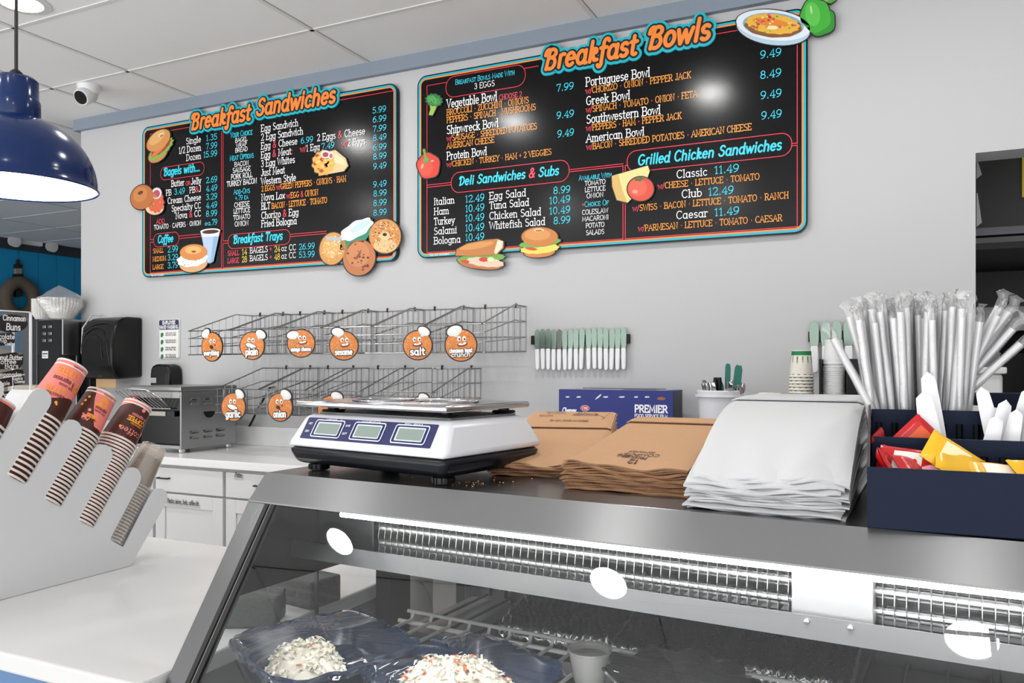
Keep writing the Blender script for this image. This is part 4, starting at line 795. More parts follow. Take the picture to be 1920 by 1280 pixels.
def sign(px, py, rp, yaw, hat, word, mouth, lab, hs=.5, wy=-.45, wh=.42):
    P = atY(px, py, 2.955); D = (P - EYE).dot(FWD); r = rp * D / FPX
    t = thing('bagel_sign', lab, 'sign', tuple(P), math.radians(yaw), 'bagel name signs on the baskets')
    def disc(m, cx, cz, rx, rz, y, mi, rot=0, n=36, th=0):
        c_, s_ = math.cos(math.radians(rot)), math.sin(math.radians(rot)); pts = []
        for k in range(n):
            a = 2 * PI * k / n; u, v = rx * math.cos(a), rz * math.sin(a); pts.append((r * (cx + u * c_ - v * s_), y, r * (cz + u * s_ + v * c_)))
        if th: m.prism(pts, (0, th, 0), mi)
        else: m.add(pts, [list(range(n))], mi)
    hx, hz, hr = hat
    m = MB(); disc(m, 0, 0, 1.08, 1.08, -.003, 0, th=.004); disc(m, hx, hz, hs * 1.2, hs * .88, -.0032, 0, hr, th=.004); disc(m, hx * .84, hz * .8, hs * .5, hs * .62, -.0034, 0, hr, th=.003)
    m.build('backing', flat('100c0c', .4), t)
    m = MB(); disc(m, 0, 0, 1, 1, -.0042, 0); 
    rr = random.Random(int(px))
    for k in range(60):
        a, d = rr.random() * 6.3, math.sqrt(rr.random()) * .95; disc(m, d * math.cos(a), d * math.sin(a), .03, .03, -.0045, 1 if k % 3 else 2, n=5)
    m.build('bagel_face', [BG, flat('f0d49a'), flat('8a4416')], t)
    m = MB(); disc(m, hx * .84, hz * .82, hs * .36, hs * .5, -.0052, 1, hr); disc(m, hx, hz, hs, hs * .66, -.0056, 0, hr); disc(m, hx - hs * .1, hz + hs * .12, hs * .7, hs * .42, -.0058, 2, hr); m.build('chef_hat', [flat('e6e4e0'), flat('cfdae6'), flat('f2f0ec')], t)
    m = MB(); ex, ez, gap = -hx * .12, .42, .17
    for s_ in (-1, 1): disc(m, ex + s_ * gap, ez, .12, .17, -.005, 0, 8 * s_); disc(m, ex + s_ * gap + .02, ez - .03, .055, .075, -.0054, 1)
    if mouth == 'grin': disc(m, ex, -.02, .5, .24, -.005, 3, -16); disc(m, ex, 0, .44, .17, -.0054, 0, -16)
    elif mouth == 'o': disc(m, ex - .1, -.02, .19, .13, -.005, 1, -20); disc(m, ex + .25, .12, .08, .06, -.005, 3)
    else: disc(m, ex + .05, .06, .34, .16, -.005, 3, 10); disc(m, ex + .05, .1, .27, .09, -.0054, 0, 10); disc(m, ex + .02, .2, .13, .11, -.0056, 2)
    m.build('face', [flat('f4f2ee'), flat('14100e'), flat('d9853e'), flat('7c2416')], t)
    m = MB(); ws = word.split('/')
    for k, wd in enumerate(ws):
        W = r * (1.5 if len(wd) > 8 else 1.25 if len(wd) > 5 else 1.05); z = wy * r - k * wh * r * .95
        for wt, mi, off in ((.44, 1, .0062), (.21, 0, .0072)): write(m, wd, plane_map((-W / 2, 0, z - wh * r / 2), (1, 0, .03), (0, 0, 1), (0, -1, 0)), wh * r, W, wt=wt, off=off, mi=mi, serif=False, soft=True, thick=.0002)
    if word: m.build('lettering', [flat('f4f2ee'), flat('1a100a')], t, recalc=False)
sign(398.5, 650, 26, -2, (-.62, .98, 28), 'everything', 'o', 'round bagel sign lettered everything on the leftmost upper basket', .42, wh=.36)
sign(473.5, 648, 25, 10, (.75, .85, -30), 'plain', 'grin', 'grinning round bagel sign lettered plain', .44, wh=.5)
sign(565, 643.5, 25, 24, (-.62, .62, 10), 'asiago cheese', 'smile', 'round bagel sign lettered asiago cheese', .45, wh=.3)
sign(645, 648, 26, 24, (-.42, .98, -10), 'sesame', 'smile', 'round bagel sign lettered sesame', .45, wh=.42)
sign(783.5, 647, 26.5, 20, (.45, .98, -28), 'salt', 'smile', 'round bagel sign lettered salt', .44, wh=.5)
sign(864.5, 647, 29, 20, (-.42, .92, 18), 'cinnamon toast/crunch', 'smile', 'round bagel sign lettered cinnamon toast crunch on the right upper basket', .5, wh=.28, wy=-.35)
sign(438.5, 763, 25.5, 8, (.55, .98, -38), 'garlic', 'grin', 'grinning round bagel sign lettered garlic on the leftmost lower basket', .42, wh=.5, wy=-.5)
sign(526, 763, 25.5, 8, (.5, .92, -30), 'onion', 'o', 'round bagel sign lettered onion beside the scale', .48, wh=.5, wy=-.5)
sign(622, 768, 26, 20, (.4, .98, -20), '', 'smile', 'bagel sign behind the scale, only its chef hat top showing, left of two', .44, wh=.5)
sign(788, 770, 26, 10, (.3, .98, -20), '', 'smile', 'bagel sign behind the scale, only its hat rim showing, right of two', .4, wh=.5)

# ================================================================ KNIFE RACKS
def rack(x0, x1, z, lab):
    t = thing('magnetic_rack', lab, 'knife rack', ((x0 + x1) / 2, 3.434, z - .02))
    MB().box((x0, 3.414, z - .02), (x1, 3.433, z + .022)).build('bar', BLACK, t, world=True, bevel=.003)
rack(-1.525, -1.05, 1.473, 'black magnetic wall rack holding the long row of white-handled spreaders')
rack(-.31, -.11, 1.47, 'black magnetic wall rack at the right behind the straws')
sp = thing('spreader', 'white-handled sandwich spreader on the wall rack', 'spreader', (0, 0, 0), group='spreaders on the long wall rack')
prof = [(-.0095, 0), (-.0125, .02), (-.0135, .06), (-.0115, .082), (-.006, .092), (.0, .0945), (.006, .092), (.0115, .082), (.0135, .06), (.0125, .02), (.0095, 0)]
MB().prism([(x, 0, z) for x, z in prof], (0, .0025, 0)).build('blade', mat('blade_steel', (120, 136, 126), .22, 1.0), sp, bevel=.0006)  # green tint of reflections put into the blade colour
hp = [(-.0098, .002), (-.0105, -.03), (-.0095, -.07), (-.0092, -.085), (-.006, -.093), (0, -.096), (.006, -.093), (.0092, -.085), (.0095, -.07), (.0105, -.03), (.0098, .002)]
MB().prism([(x, -.006, z) for x, z in hp], (0, .012, 0)).build('handle', mat('handle_white', (236, 236, 238), .35), sp, bevel=.004, smooth=50)
HW = ['at the left end of', 'second from the left on', 'third from the left on', 'fourth from the left on', 'with the dark blade on', 'sixth from the left on', 'seventh from the left on', 'eighth from the left on', 'just left of the gap on', 'just right of the gap on', 'sixth from the right on', 'fifth from the right on', 'fourth from the right on', 'third from the right on', 'second from the right on', 'at the right end of']
dark = mat('blade_dark', (96, 98, 96), .25, 1.0)
for k in range(16):
    o = sp if k == 0 else copy_tree(sp)
    o.location = (-1.489 + k * .0272 + (.006 if k > 8 else 0), 3.409, 1.431 + random.uniform(-.003, .003)); o.rotation_euler = (0, math.radians(random.uniform(-1.5, 1.5)), 0)
    o['label'] = 'white-handled spreader %s the long rack' % HW[k]
    if k == 4:
        bl = [c_ for c_ in o.children if c_.name.startswith('blade')][0]; bl.data = bl.data.copy(); bl.data.materials[0] = dark
SH = ['leftmost', 'second from the left', 'third from the left', 'fourth from the left']
for k in range(4):
    o = copy_tree(sp); o.location = (-.286 + k * .042, 3.409, 1.431); o.scale = (1.35, 1, 1.1); o['group'] = 'spreaders on the right rack'; o['label'] = 'white-handled spreader %s on the right-hand rack' % SH[k]

# ================================================================ PREP TABLE AND ITS CLUTTER
t = thing('prep_table', 'stainless prep table along the wall behind the paper bags', 'table', (-.65, 3.1, 0))
MB().box((-1.74, 2.82, 1.05), (.55, 3.43, 1.08)).build('top', STEEL, t, world=True, bevel=.004)
MB().box((-1.72, 2.86, .1), (.53, 3.42, 1.05)).build('cabinet', STEEL_V, t, world=True)
for x in (-1.65, .45): MB().box((x - .03, 2.88, 0), (x + .03, 2.94, .1)).build('leg', DSTEEL, t, world=True)
NAVB = mat('box_blue', (22, 38, 118), .45)
t = thing('film_box', 'dark blue box of food service film on the prep table', 'box', (-1.05, 3.27, 1.08))
fx0, fx1, fy0, fy1, fz1 = -1.297, -.803, 3.2, 3.36, 1.254
m = MB(); m.box((fx0, fy0, 1.0805), (fx1, fy1, fz1)); m.box((fx1, fy0 + .004, 1.083), (fx1 + .001, fy1 - .004, fz1 - .004), 1); m.build('carton', [NAVB, flat('161826')], t, world=True)
m = MB(); m.box((fx0 + .012, fy0 + .02, fz1), (fx1 - .03, fy1 - .03, fz1 + .001)); write(m, 'PREMIER', plane_map((fx0 + .27, fy0 + .04, fz1 + .001), (1, 0, 0), (0, 1, 0), (0, 0, 1)), .06, .14, wt=.2, mi=1, serif=False); m.build('top_flap', [flat('9ea3b4'), flat('3a4470')], t, world=True, recalc=False)
m = MB()
for px, s_ in [(1065, 1), (1085, 1.4), (1122, 2.2), (1135, 1.5), (1166, 2), (1192, .8), (1213, .8)]:
    p = atY(px, 744, fy0); 
    for q in range(3): a = random.uniform(-.006, .006); m.add([(p.x + u * .006 * s_ + a, fy0 - .0006 - q * .0001, p.z + v * .0035 + (.01 * u if s_ > 2 else 0)) for u, v in ((-1, -.4), (-.3, .8), (.8, 1), (1, -.2), (.1, -1))], [(0, 1, 2, 3, 4)], 0)
p = atY(1240, 747, fy0); m.add([(p.x + .014 * math.cos(a) * (1 + .3 * math.cos(2 * a)), fy0 - .0007, p.z + .007 * math.sin(a)) for a in [2 * PI * k / 14 for k in range(14)]], [list(range(14))], 1)
a = atY(1052, 773, fy0); write(m, 'Cheney', plane_map((a.x + .006, fy0, a.z), (1, 0, 0), (0, 0, 1), (0, -1, 0)), .021, .062, wt=.2, off=.0008, mi=2, serif=False, shear=.2)
write(m, 'Brothers', plane_map((a.x + .024, fy0, a.z - .026), (1, 0, 0), (0, 0, 1), (0, -1, 0)), .02, .066, wt=.2, off=.0008, mi=2, serif=False, shear=.2)
p = atY(1097, 765, fy0); m.add([(p.x + .020 * math.cos(a), fy0 - .0009, p.z + .0125 * math.sin(a)) for a in [2 * PI * k / 24 for k in range(24)]], [list(range(24))], 2); m.add([(p.x + .0185 * math.cos(a), fy0 - .0011, p.z + .011 * math.sin(a)) for a in [2 * PI * k / 24 for k in range(24)]], [list(range(24))], 3)
write(m, 'CBI', plane_map((p.x - .012, fy0, p.z - .0045), (1, 0, 0), (0, 0, 1), (0, -1, 0)), .009, .024, wt=.2, off=.0013, mi=2, serif=True)
a = atY(1190, 772, fy0); write(m, 'PREMIER', plane_map((a.x, fy0, a.z), (1, 0, 0), (0, 0, 1), (0, -1, 0)), .028, .137, wt=.21, off=.0008, mi=2, serif=False)
write(m, 'FOOD SERVICE FILM', plane_map((a.x, fy0, a.z - .021), (1, 0, 0), (0, 0, 1), (0, -1, 0)), .0125, .137, wt=.18, off=.0008, mi=2, serif=False)
m.build('print', [flat('d8dae4'), flat('9a5a34'), flat('f0f0f4'), flat('c42838')], t, world=True, recalc=False)
m = MB()
for k in range(60): x = fx0 + .06 + k * .0062; m.add([(x, fy1 - .03, fz1 + .001), (x + .0062, fy1 - .03, fz1 + .001), (x + .0031, fy1 - .03, fz1 + .007)], [(0, 1, 2)])
m.build('cutter', flat('1c1c24'), t, world=True)

t = thing('pail', 'white plastic pail filled with spoons and scrapers', 'pail', (-.620, 3.2, 1.08))
MB().lathe([(0, .001), (.07, .001), (.072, .006), (.0815, .15), (.086, .152), (.088, .158), (.088, .176), (.084, .18), (.079, .178), (.07, .01), (0, .008)], 48).build('tub', mat('pail_white', (216, 216, 222), .35), t, smooth=40)
M = Matrix.Translation((0, 0, .15)); MB().lathe([(.088, .004), (.0915, .004), (.0915, .012), (.088, .012)], 48, M).build('rim', WHITEP, t, smooth=40)
spn = thing('spoon', 'steel spoon bowl up in the white pail', 'spoon', (0, 0, 0), group='spoons in the pail')
m = MB(); m.grid(8, 8, lambda a, b: ((a - .5) * .034 * math.sin(PI * (.08 + .84 * b)) ** .6, -.006 + .012 * (abs(a - .5) * 2) ** 2, .15 + .05 * b)); m.build('bowl', CHROME, spn, smooth=180)
MB().tube([(0, 0, 0), (0, -.002, .08), (0, -.004, .155)], [.005, .003, .003], 6).build('stem', CHROME, spn, smooth=60)
for k in range(9):
    o = spn if k == 0 else copy_tree(spn); a = -2.7 + k * .42; rr_ = .045 + .01 * (k % 2)
    o.location = (-.620 + rr_ * math.cos(a) * .8 - .012, 3.2 + rr_ * math.sin(a) * .7, 1.092 + .006 * (k % 3)); o.rotation_euler = (math.radians(-14 * math.sin(a)), math.radians(18 * math.cos(a)), a)
    o['label'] = 'steel spoon standing bowl up in the white pail'
for i, (dx, h, rz) in enumerate([(.0, .215, .2), (.016, .215, .5)]):
    t = thing('black_scoop', ['left black plastic scoop handle rising from the pail', 'right black plastic scoop handle rising from the pail'][i], 'scoop', (-.628 + dx, 3.17, 1.095), rz)
    MB().tube([(0, 0, 0), (0, 0, .11), (0, 0, h - .02), (0, 0, h)], [.005, .006, .009, .007], 10).build('handle', BLACK, t, smooth=60)
TEAL = mat('teal_silicone', (28, 112, 98), .45)
for i, (dx, h, wd, dy, tl) in enumerate([(.032, .285, .021, 0, 2), (.058, .28, .030, .012, 6), (.022, .215, .03, -.01, -4)]):
    t = thing('spatula', ['tall narrow teal spatula in the pail', 'broad teal spatula rightmost in the pail', 'short teal spatula lowest in the pail'][i], 'spatula', (-.62 + dx * .8, 3.2 + dy, 1.095), .15)
    t.rotation_euler = (0, math.radians(tl), .2)
    hh = h - .015; pf = [(-wd * .4, hh - .1), (-wd * .5, hh - .06), (-wd * .5, hh - .012), (-wd * .3, hh), (wd * .35, hh - .003), (wd * .5, hh - .02), (wd * .5, hh - .08), (wd * .3, hh - .1)]
    MB().prism([(x, -.004, z) for x, z in pf], (0, .008, 0)).build('head', TEAL, t, bevel=.002)
    MB().tube([(0, 0, 0), (0, 0, hh - .095)], .005, 8).build('handle', mat('pail_white', 0), t, smooth=60)

# paper cups, inverted, green leaves
cup = thing('paper_cup', 'cream paper cup with green leaf print', 'paper cup', (0, 0, 0), group='green printed paper cups')
MB().lathe([(.0445, 0), (.0465, .0025), (.0445, .005), (.043, .005), (.034, .098), (.0335, .1), (.0, .0985)], 36).build('body', mat('cup_cream', (232, 226, 214), .6), cup, smooth=35)
m = MB()
def cone(x, y, off): a = x; r = .0432 - (.0092) * (y / .1) + off; return Vector((r * math.cos(a), r * math.sin(a), y))
m.add([cone(2 * PI * k / 36, z, .0006) for z in (.082, .0975) for k in range(36)], [(k, (k + 1) % 36, 36 + (k + 1) % 36, 36 + k) for k in range(36)])
for k in range(12):
    a = 2 * PI * k / 12; dz = .012 if k % 2 else 0
    for q in range(3): z = .079 - q * .008; m.add([cone(a - .1 + .02 * q, z, .0008), cone(a, z - .01 - dz * .4, .0008), cone(a + .1 - .02 * q, z, .0008), cone(a, z - .003, .0008)], [(0, 1, 2, 3)])
    m.add([cone(a + .2 - .12, .009, .0008), cone(a + .2 + .1, .009, .0008), cone(a + .2 + .1, .0115, .0008), cone(a + .2 - .12, .0115, .0008)], [(0, 1, 2, 3)])
m.build('leaf_print', flat('147a44', .6), cup)
for k in range(20):
    o = cup if k == 0 else copy_tree(cup); o.location = (-.3145, 3.2, 1.0805 + .0122 * k); o.rotation_euler = (0, 0, k * .37)
    o['label'] = 'cream paper cup nested upside down in the green printed stack' if k < 19 else 'topmost cream paper cup showing its green band, upside down on the stack'
lid = thing('cup_cover', 'cream cup cover in the low stack left of the green printed cups', 'cup cover', (0, 0, 0), group='cup covers')
MB().lathe([(.047, 0), (.049, .004), (.047, .008), (.041, .009), (.038, .013), (0, .013)], 32).build('shell', mat('lid_cream', (222, 216, 206), .5), lid, smooth=40)
for k in range(19):
    o = lid if k == 0 else copy_tree(lid); o.location = (-.415, 3.1, 1.0805 + .009 * k)
tag(MB().lathe([(0, 0), (.034, 0), (.034, .165), (.03, .168), (0, .168)], 28).build('pepper_shaker', BLACK, smooth=40), 'small black-topped shaker just behind the white bags', 'shaker').location = (-.338, 2.95, 1.0805)
t = thing('cup_holder', 'black cup holder standing behind the white paper bags', 'cup holder', (-.155, 3.1, 1.08))
m = MB(); m.box((-.085, -.06, .0005), (.085, .06, .02)); m.box((-.085, .05, .02), (.085, .06, .30)); m.box((-.085, -.06, .02), (-.077, .05, .30)); m.box((.005, -.06, .02), (.085, .05, .285)); m.build('frame', BLACK, t, bevel=.003)
wc = thing('white_cup', 'white foam cup nested in the black holder', 'cup', (0, 0, 0), group='white cups in the black holder')
MB().lathe([(0, 0), (.029, 0), (.036, .082), (.0385, .083), (.0385, .088), (.0355, .088)], 28).build('body', mat('foam_white', (226, 226, 226), .6), wc, smooth=40)
for k in range(24):
    o = wc if k == 0 else copy_tree(wc); o.location = (-.195, 3.1, 1.1005 + .0072 * k)
for k in range(2):
    o = copy_tree(wc); o.rotation_euler = (PI, 0, 0); o.location = (-.195, 3.1, 1.1005 + .0072 * 24 + .175 - .02 * (1 - k)); o['label'] = ['upside-down white foam cup under the topmost one on the black holder', 'topmost white foam cup, upside down on the stack in the black holder'][k]
t = thing('white_bin', 'white plastic bin with a rim behind the wrapped straws', 'bin', (.21, 2.98, 1.08))
m = MB(); m.box((-.095, -.08, .0005), (.095, .08, .25)); m.build('tub', mat('bin_white', (206, 206, 206), .4), t, bevel=.01)
MB().box((-.105, -.09, .25), (.105, .09, .271)).build('rim', mat('bin_white', 0), t, bevel=.004)
nap = None
for k in range(10):
    if nap is None:
        nap = MB().slab(6, 6, lambda a, b: ((a - .5) * .24, (b - .5) * .2, .0045 + .0015 * math.sin(a * 7 + b * 3)), .0035).build('deli_paper', mat('deli_white', (232, 232, 232), .7)); tag(nap, 'sheet of white deli paper in the pile behind the scale', 'paper', 'deli paper behind the scale'); o = nap
    else: o = copy_tree(nap)
    o.location = (-1.36 + random.uniform(-.006, .006), 2.96 + random.uniform(-.006, .006), 1.083 + .0055 * k); o.rotation_euler = (0, 0, random.uniform(-.05, .05))

# kitchen appliance behind the opening
tag(MB().box((.32, 3.75, 0), (1.5, 4.25, 1.1)).build('kitchen_counter', STEEL_V), 'steel kitchen counter behind the wall opening', 'counter')
t = thing('rice_warmer', 'black domed food warmer with a lid handle at the right edge', 'food warmer', (.56, 3.95, 1.1))
MB().lathe([(0, .001), (.13, .001), (.15, .02), (.155, .06), (.155, .30), (.15, .31)], 48).build('body', mat('warmer_black', (30, 30, 31), .25, coat=.5), t, smooth=40)
MB().lathe([(.157, .31), (.16, .33), (.14, .38), (.11, .40), (.0, .405)], 48).build('lid', BLACK, t, smooth=40)
MB().tube([(-.03, 0, .40), (-.028, 0, .43), (0, 0, .44), (.028, 0, .43), (.03, 0, .40)], .006, 8).build('handle', BLACK, t, smooth=60)
# ================================================================ FRONT COUNTER, CUP RACK, SIGN STAND
t = thing('serving_counter', 'white quartz serving counter with a blue front beside the deli case', 'counter', (-2, 1.13, 0))
MB().box((-3.4, .783, .884), (-.949, 1.478, .914)).build('top', QUARTZ, t, world=True, bevel=.004)
MB().box((-3.38, .835, .0), (-.955, 1.45, .884)).build('base', mat('counter_grey', (120, 120, 121), .6), t, world=True)
MB().box((-3.38, .82, .0), (-.955, .8345, .884)).build('front_panel', mat('counter_blue', (92, 128, 172), .5), t, world=True)

XF = -1.52                                     # front face of the cup rack
dv = Vector((0, .56, .8285)); pv = Vector((0, .8285, -.56))
B = {k: Vector((XF, .9864 + .0735 * (k - 1), 1.1364 - .0555 * (k - 1))) for k in range(-2, 5)}
t = thing('cup_rack', 'tilted white acrylic cup rack with slots on the serving counter', 'cup rack', (-1.58, 1.0, .914))
ACR = mat('white_acrylic', (212, 212, 213), .3)
def tip(c, l, n=10, r=.024):                   # rounded finger end, from its right side to its left
    return [c + dv * l + pv * r * math.cos(a) + dv * r * math.sin(a) for a in [PI * k / n for k in range(n + 1)]]
poly = [Vector((XF, 1.2411, .9148))]
hw = .022; FL = {5: .128, 4: .132, 3: .134, 2: .136, 1: .148, 0: .11, -1: .11, -2: .1}
for k in range(5, -2, -1):
    c = (B[k] + B[k - 1]) / 2 if k < 5 else B[4] + pv * .046
    poly += tip(c, FL[k])
    if k > -1:
        b_ = B[k - 1]; poly += [b_ + pv * hw + dv * .005, b_ + pv * (hw - .002) + dv * .001, b_ + pv * (hw - .006), b_ - pv * (hw - .006), b_ - pv * (hw - .002) + dv * .001, b_ - pv * hw + dv * .005]
poly += [Vector((XF, .66, 1.2)), Vector((XF, .66, .9148))]
MB().prism(poly, (-.006, 0, 0)).build('front_plate', ACR, t, world=True)
for k in range(-1, 6):
    c = (B[k] + B[k - 1]) / 2 if k < 5 else B[4] + pv * .046
    q = [c - pv * .006 - dv * .03, c + pv * .006 - dv * .03] + [c + dv * (FL[k] + .012) + pv * .006 * math.cos(a) + dv * .012 * math.sin(a) for a in [PI * j / 8 for j in range(9)]]
    MB().prism([p + Vector((-.0062, 0, 0)) for p in q], (-.095, 0, 0)).build('divider', ACR, t, world=True)
pl = [B[4] + pv * .06 - dv * .034, B[4] + pv * .06 - dv * .028, B[-1] - pv * .05 - dv * .028, B[-1] - pv * .05 - dv * .034]
MB().prism([p + Vector((-.0062, 0, 0)) for p in pl], (-.095, 0, 0)).build('slot_floor', ACR, t, world=True)
MB().box((-1.63, .67, .9148), (-1.5265, 1.235, .93)).box((-1.63, .67, .93), (-1.62, 1.2, 1.02)).build('base', ACR, t, world=True)

BROWN, PINK, ORNG, CREAM = flat('42190f', .4), flat('ee8178', .45), flat('f0923c', .45), flat('e2d8d0', .5)
def hot_cup(name, label, group, L, rr, rb, art):
    t = thing(name, label, 'paper cup', group=group)
    n = 56; prof = [(rr - .002, .0), (rr, -.0024), (rr + .0018, -.0018), (rr + .0024, .0), (rr + .0018, .0018), (rr, .0024), (rr - .0005, .0028)]
    MB().lathe(prof, n).build('rim', CREAM, t, smooth=70)
    K = 8; m = MB()
    for lo, mi in ((0, 0), (1, 1)):               # brown from the rim up to the wave, pink beyond it
        vs = []
        for i in range(K + 1):
            for k in range(n):
                a = 2 * PI * k / n; f = min(.999, max(.001, art((a + PI) % (2 * PI) - PI))); q = f * i / K if not lo else f + (1 - f) * i / K
                r = rr - .0005 + (rb - rr) * q; vs.append((r * math.cos(a), r * math.sin(a), .002 + (L - .006) * q))
        m.add(vs, [(i * n + k, i * n + (k + 1) % n, (i + 1) * n + (k + 1) % n, (i + 1) * n + k) for i in range(K) for k in range(n)], mi)
    m.build('body', [BROWN, PINK], t, smooth=60)
    MB().lathe([(rb - .0002, L - .004), (rb + .0002, L - .003), (rb + .0002, L), (rb - .001, L + .0003), (rb - .003, L), (rb - .003, L - .006), (0, L - .006)], n).build('base_ring', CREAM, t, smooth=50)
    return t
def cup_text(m, s, z0, a0, h, W, L, rr, rb, mi, wt=.15, serif=False):
    def mp(x, y, off):
        z = z0 - y; r = rr - .0005 + (rb - rr) * (z / L) + off; a = a0 - x / r
        return Vector((r * math.cos(a), r * math.sin(a), z))
    st, adv = layout(s, serif=serif); sx = W / adv
    for c_, p in st:
        q = []
        for (x0, y0), (x1, y1) in zip(p, p[1:]):
            nn = max(1, int(abs(x1 - x0) * sx / .004))
            q += [(x0 + (x1 - x0) * j / nn, y0 + (y1 - y0) * j / nn) for j in range(nn)]
        q.append(p[-1]); ribbon(m, [((x * sx) - W / 2, y * h) for x, y in q], wt * h, mp, .0006, mi)
def dots(m, spots, L, rr, rb, mi):
    for z, a, s in spots:
        r = rr - .0005 + (rb - rr) * z / L + .0005
        m.add([(r * math.cos(a + s / r * math.cos(q)), r * math.sin(a + s / r * math.cos(q)), z + s * math.sin(q)) for q in [2 * PI * j / 12 for j in range(12)]], [list(range(12))], mi)
TH = math.atan2(dv.y, dv.z)
def stack(proto, k, n, pitch, start, roll, lab_n, lab_t, grp, xo=-.0365):
    base = B[k] + Vector((xo, 0, 0)) - pv * .004
    for i in range(n):
        o = proto if i == 0 else copy_tree(proto)
        o.rotation_mode = 'ZYX'; o.rotation_euler = (-TH, 0, roll + (random.uniform(-.5, .5) if i < n - 1 else 0))
        o.location = base + dv * (start + pitch * i); o['group'] = grp
        o['label'] = lab_t if i == n - 1 else lab_n
    return o
def last_art(o, fn):                           # printed art on the fully visible cup only
    m = MB(); fn(m)
    return m.build('print', [flat('f0923c', .45), flat('5a1e18', .5), flat('f08a80', .5), flat('f6a634', .45)], o, recalc=False)
# large cups
pr = hot_cup('paper_cup', '', '', .125, .0395, .0315, lambda a: .30 + .10 * math.sin(a * 1.0 + .2) + .04 * math.sin(2 * a))
top = stack(pr, 1, 14, .0102, .003, -.35, 'large brown and pink paper cup nested in the leftmost full stack of the white rack', 'topmost large pink coffee cup of the leftmost full stack in the white rack', 'large cups in the white rack')
def art1(m):
    L, a_, b_ = .125, .0395, .0315
    cup_text(m, 'COFFEE', .105, -.2, .014, .045, L, a_, b_, 0, .2, True); cup_text(m, 'TEA', .082, .75, .013, .022, L, a_, b_, 0, .2, True); cup_text(m, 'LATTE', .060, -.3, .013, .04, L, a_, b_, 0, .2, True)
    cup_text(m, '& espresso', .083, -.15, .010, .046, L, a_, b_, 1, .13); cup_text(m, 'hot cocoa', .071, .1, .006, .03, L, a_, b_, 1, .14); cup_text(m, 'cappuccino', .047, -.1, .008, .045, L, a_, b_, 1, .13); cup_text(m, 'recyclable', .117, .2, .004, .022, L, a_, b_, 1, .14)
    dots(m, [(.03, .05, .003), (.027, .12, .0022), (.018, -.5, .003)], L, a_, b_, 3)
last_art(top, art1)
c0 = hot_cup('paper_cup', '', '', .05, .0385, .033, lambda a: .9)
stack(c0, 0, 7, .0102, .003, .2, 'short brown paper cup at the left picture edge between the white rack fingers', 'topmost short paper cup at the left picture edge between rack fingers', 'cups in the cut-off rack slot')
# medium cups
pr = hot_cup('paper_cup', '', '', .095, .0385, .0315, lambda a: max(.13, 1 - max(0, min(1, (a + 1.15) / 1.1)) ** .75))
top = stack(pr, 2, 20, .0082, .003, .15, 'medium brown paper cup nested in the second full stack of the white rack', 'topmost medium cup with a pink panel on the second full stack of the white rack', 'medium cups in the white rack')
def art2(m):
    L, a_, b_ = .095, .0385, .0315
    dots(m, [(.073, -.35, .009), (.062, -.2, .005), (.063, -.5, .005), (.06, -.7, .004)], L, a_, b_, 0); dots(m, [(.024, -.95, .006), (.042, -.9, .0035), (.03, -1.1, .002), (.02, -.75, .002)], L, a_, b_, 2)
    dots(m, [(.07, -1.35, .003), (.06, -1.45, .003), (.05, -1.5, .003)], L, a_, b_, 3)
    cup_text(m, 'espresso', .056, -.3, .007, .028, L, a_, b_, 1, .14); cup_text(m, 'hot cocoa', .048, -.3, .005, .026, L, a_, b_, 1, .14); cup_text(m, 'mocha', .034, -.6, .011, .022, L, a_, b_, 0, .2, True); cup_text(m, 'cappuccino', .027, -.55, .005, .022, L, a_, b_, 1, .14); cup_text(m, 'recyclable', .088, -.3, .004, .022, L, a_, b_, 1, .14)
last_art(top, art2)
# dark small cups
pr = hot_cup('paper_cup', '', '', .094, .0385, .0315, lambda a: .82 + .13 * math.sin(a * 1.0 + 1.9))
m = MB(); rq = random.Random(4)
for k in range(26):
    a_ = k * .2417 + rq.uniform(-.05, .05); w_ = rq.uniform(.02, .06); r_ = .0383
    if rq.random() < .6: m.add([(r_ * math.cos(a_ + s_), r_ * math.sin(a_ + s_), z_) for s_, z_ in ((-w_, .0036), (w_, .0042), (w_, .0058), (-w_, .0052))], [(0, 1, 2, 3)])
m.build('red_fleck', flat('c8381c', .5), pr, recalc=False)
top = stack(pr, 3, 26, .0076, .003, .0, 'brown paper cup with red specks nested in the third full stack of the white rack', 'topmost brown coffee cup with a pink end on the third stack of the rack', 'brown cups in the white rack')
def art3(m):
    L, a_, b_ = .094, .0385, .0315
    cup_text(m, 'coffee', .026, -.25, .013, .052, L, a_, b_, 2, .12, True); cup_text(m, 'COFFEE', .054, -.2, .010, .042, L, a_, b_, 3, .2); cup_text(m, 'cappuccino', .041, -.1, .005, .03, L, a_, b_, 0, .14); cup_text(m, '& espresso', .063, -.15, .008, .036, L, a_, b_, 2, .12)
    dots(m, [(.078, -.1, .0045)], L, a_, b_, 2); dots(m, [(.03, .72, .005), (.024, -.95, .003), (.034, .8, .003)], L, a_, b_, 3)
last_art(top, art3)
# clear cups
CLC = clear('clear_cup', tint=(.985, .975, .965), base=.06, rough=.08, body=.17, bcol=(.92, .82, .72), power=4.0)
cc = thing('clear_cup', '', 'plastic cup')
MB().lathe([(.0375, .003), (.039, .0015), (.0375, 0), (.036, .001), (.0362, .004)] , 40).build('rim', clear('clear_rim', base=.2, rough=.1, body=.25, bcol=(.95, .92, .88)), cc, smooth=60)
MB().lathe([(.0362, .003), (.0352, .018), (.0345, .0185), (.029, .098), (.028, .1015), (.024, .1), (0, .099)], 40).build('wall', CLC, cc, smooth=40)
stack(cc, 4, 19, .0072, .003, 0, 'clear plastic cup nested in the rightmost stack of the white rack', 'topmost clear plastic cup of the rightmost stack in the white rack', 'clear cups in the white rack')

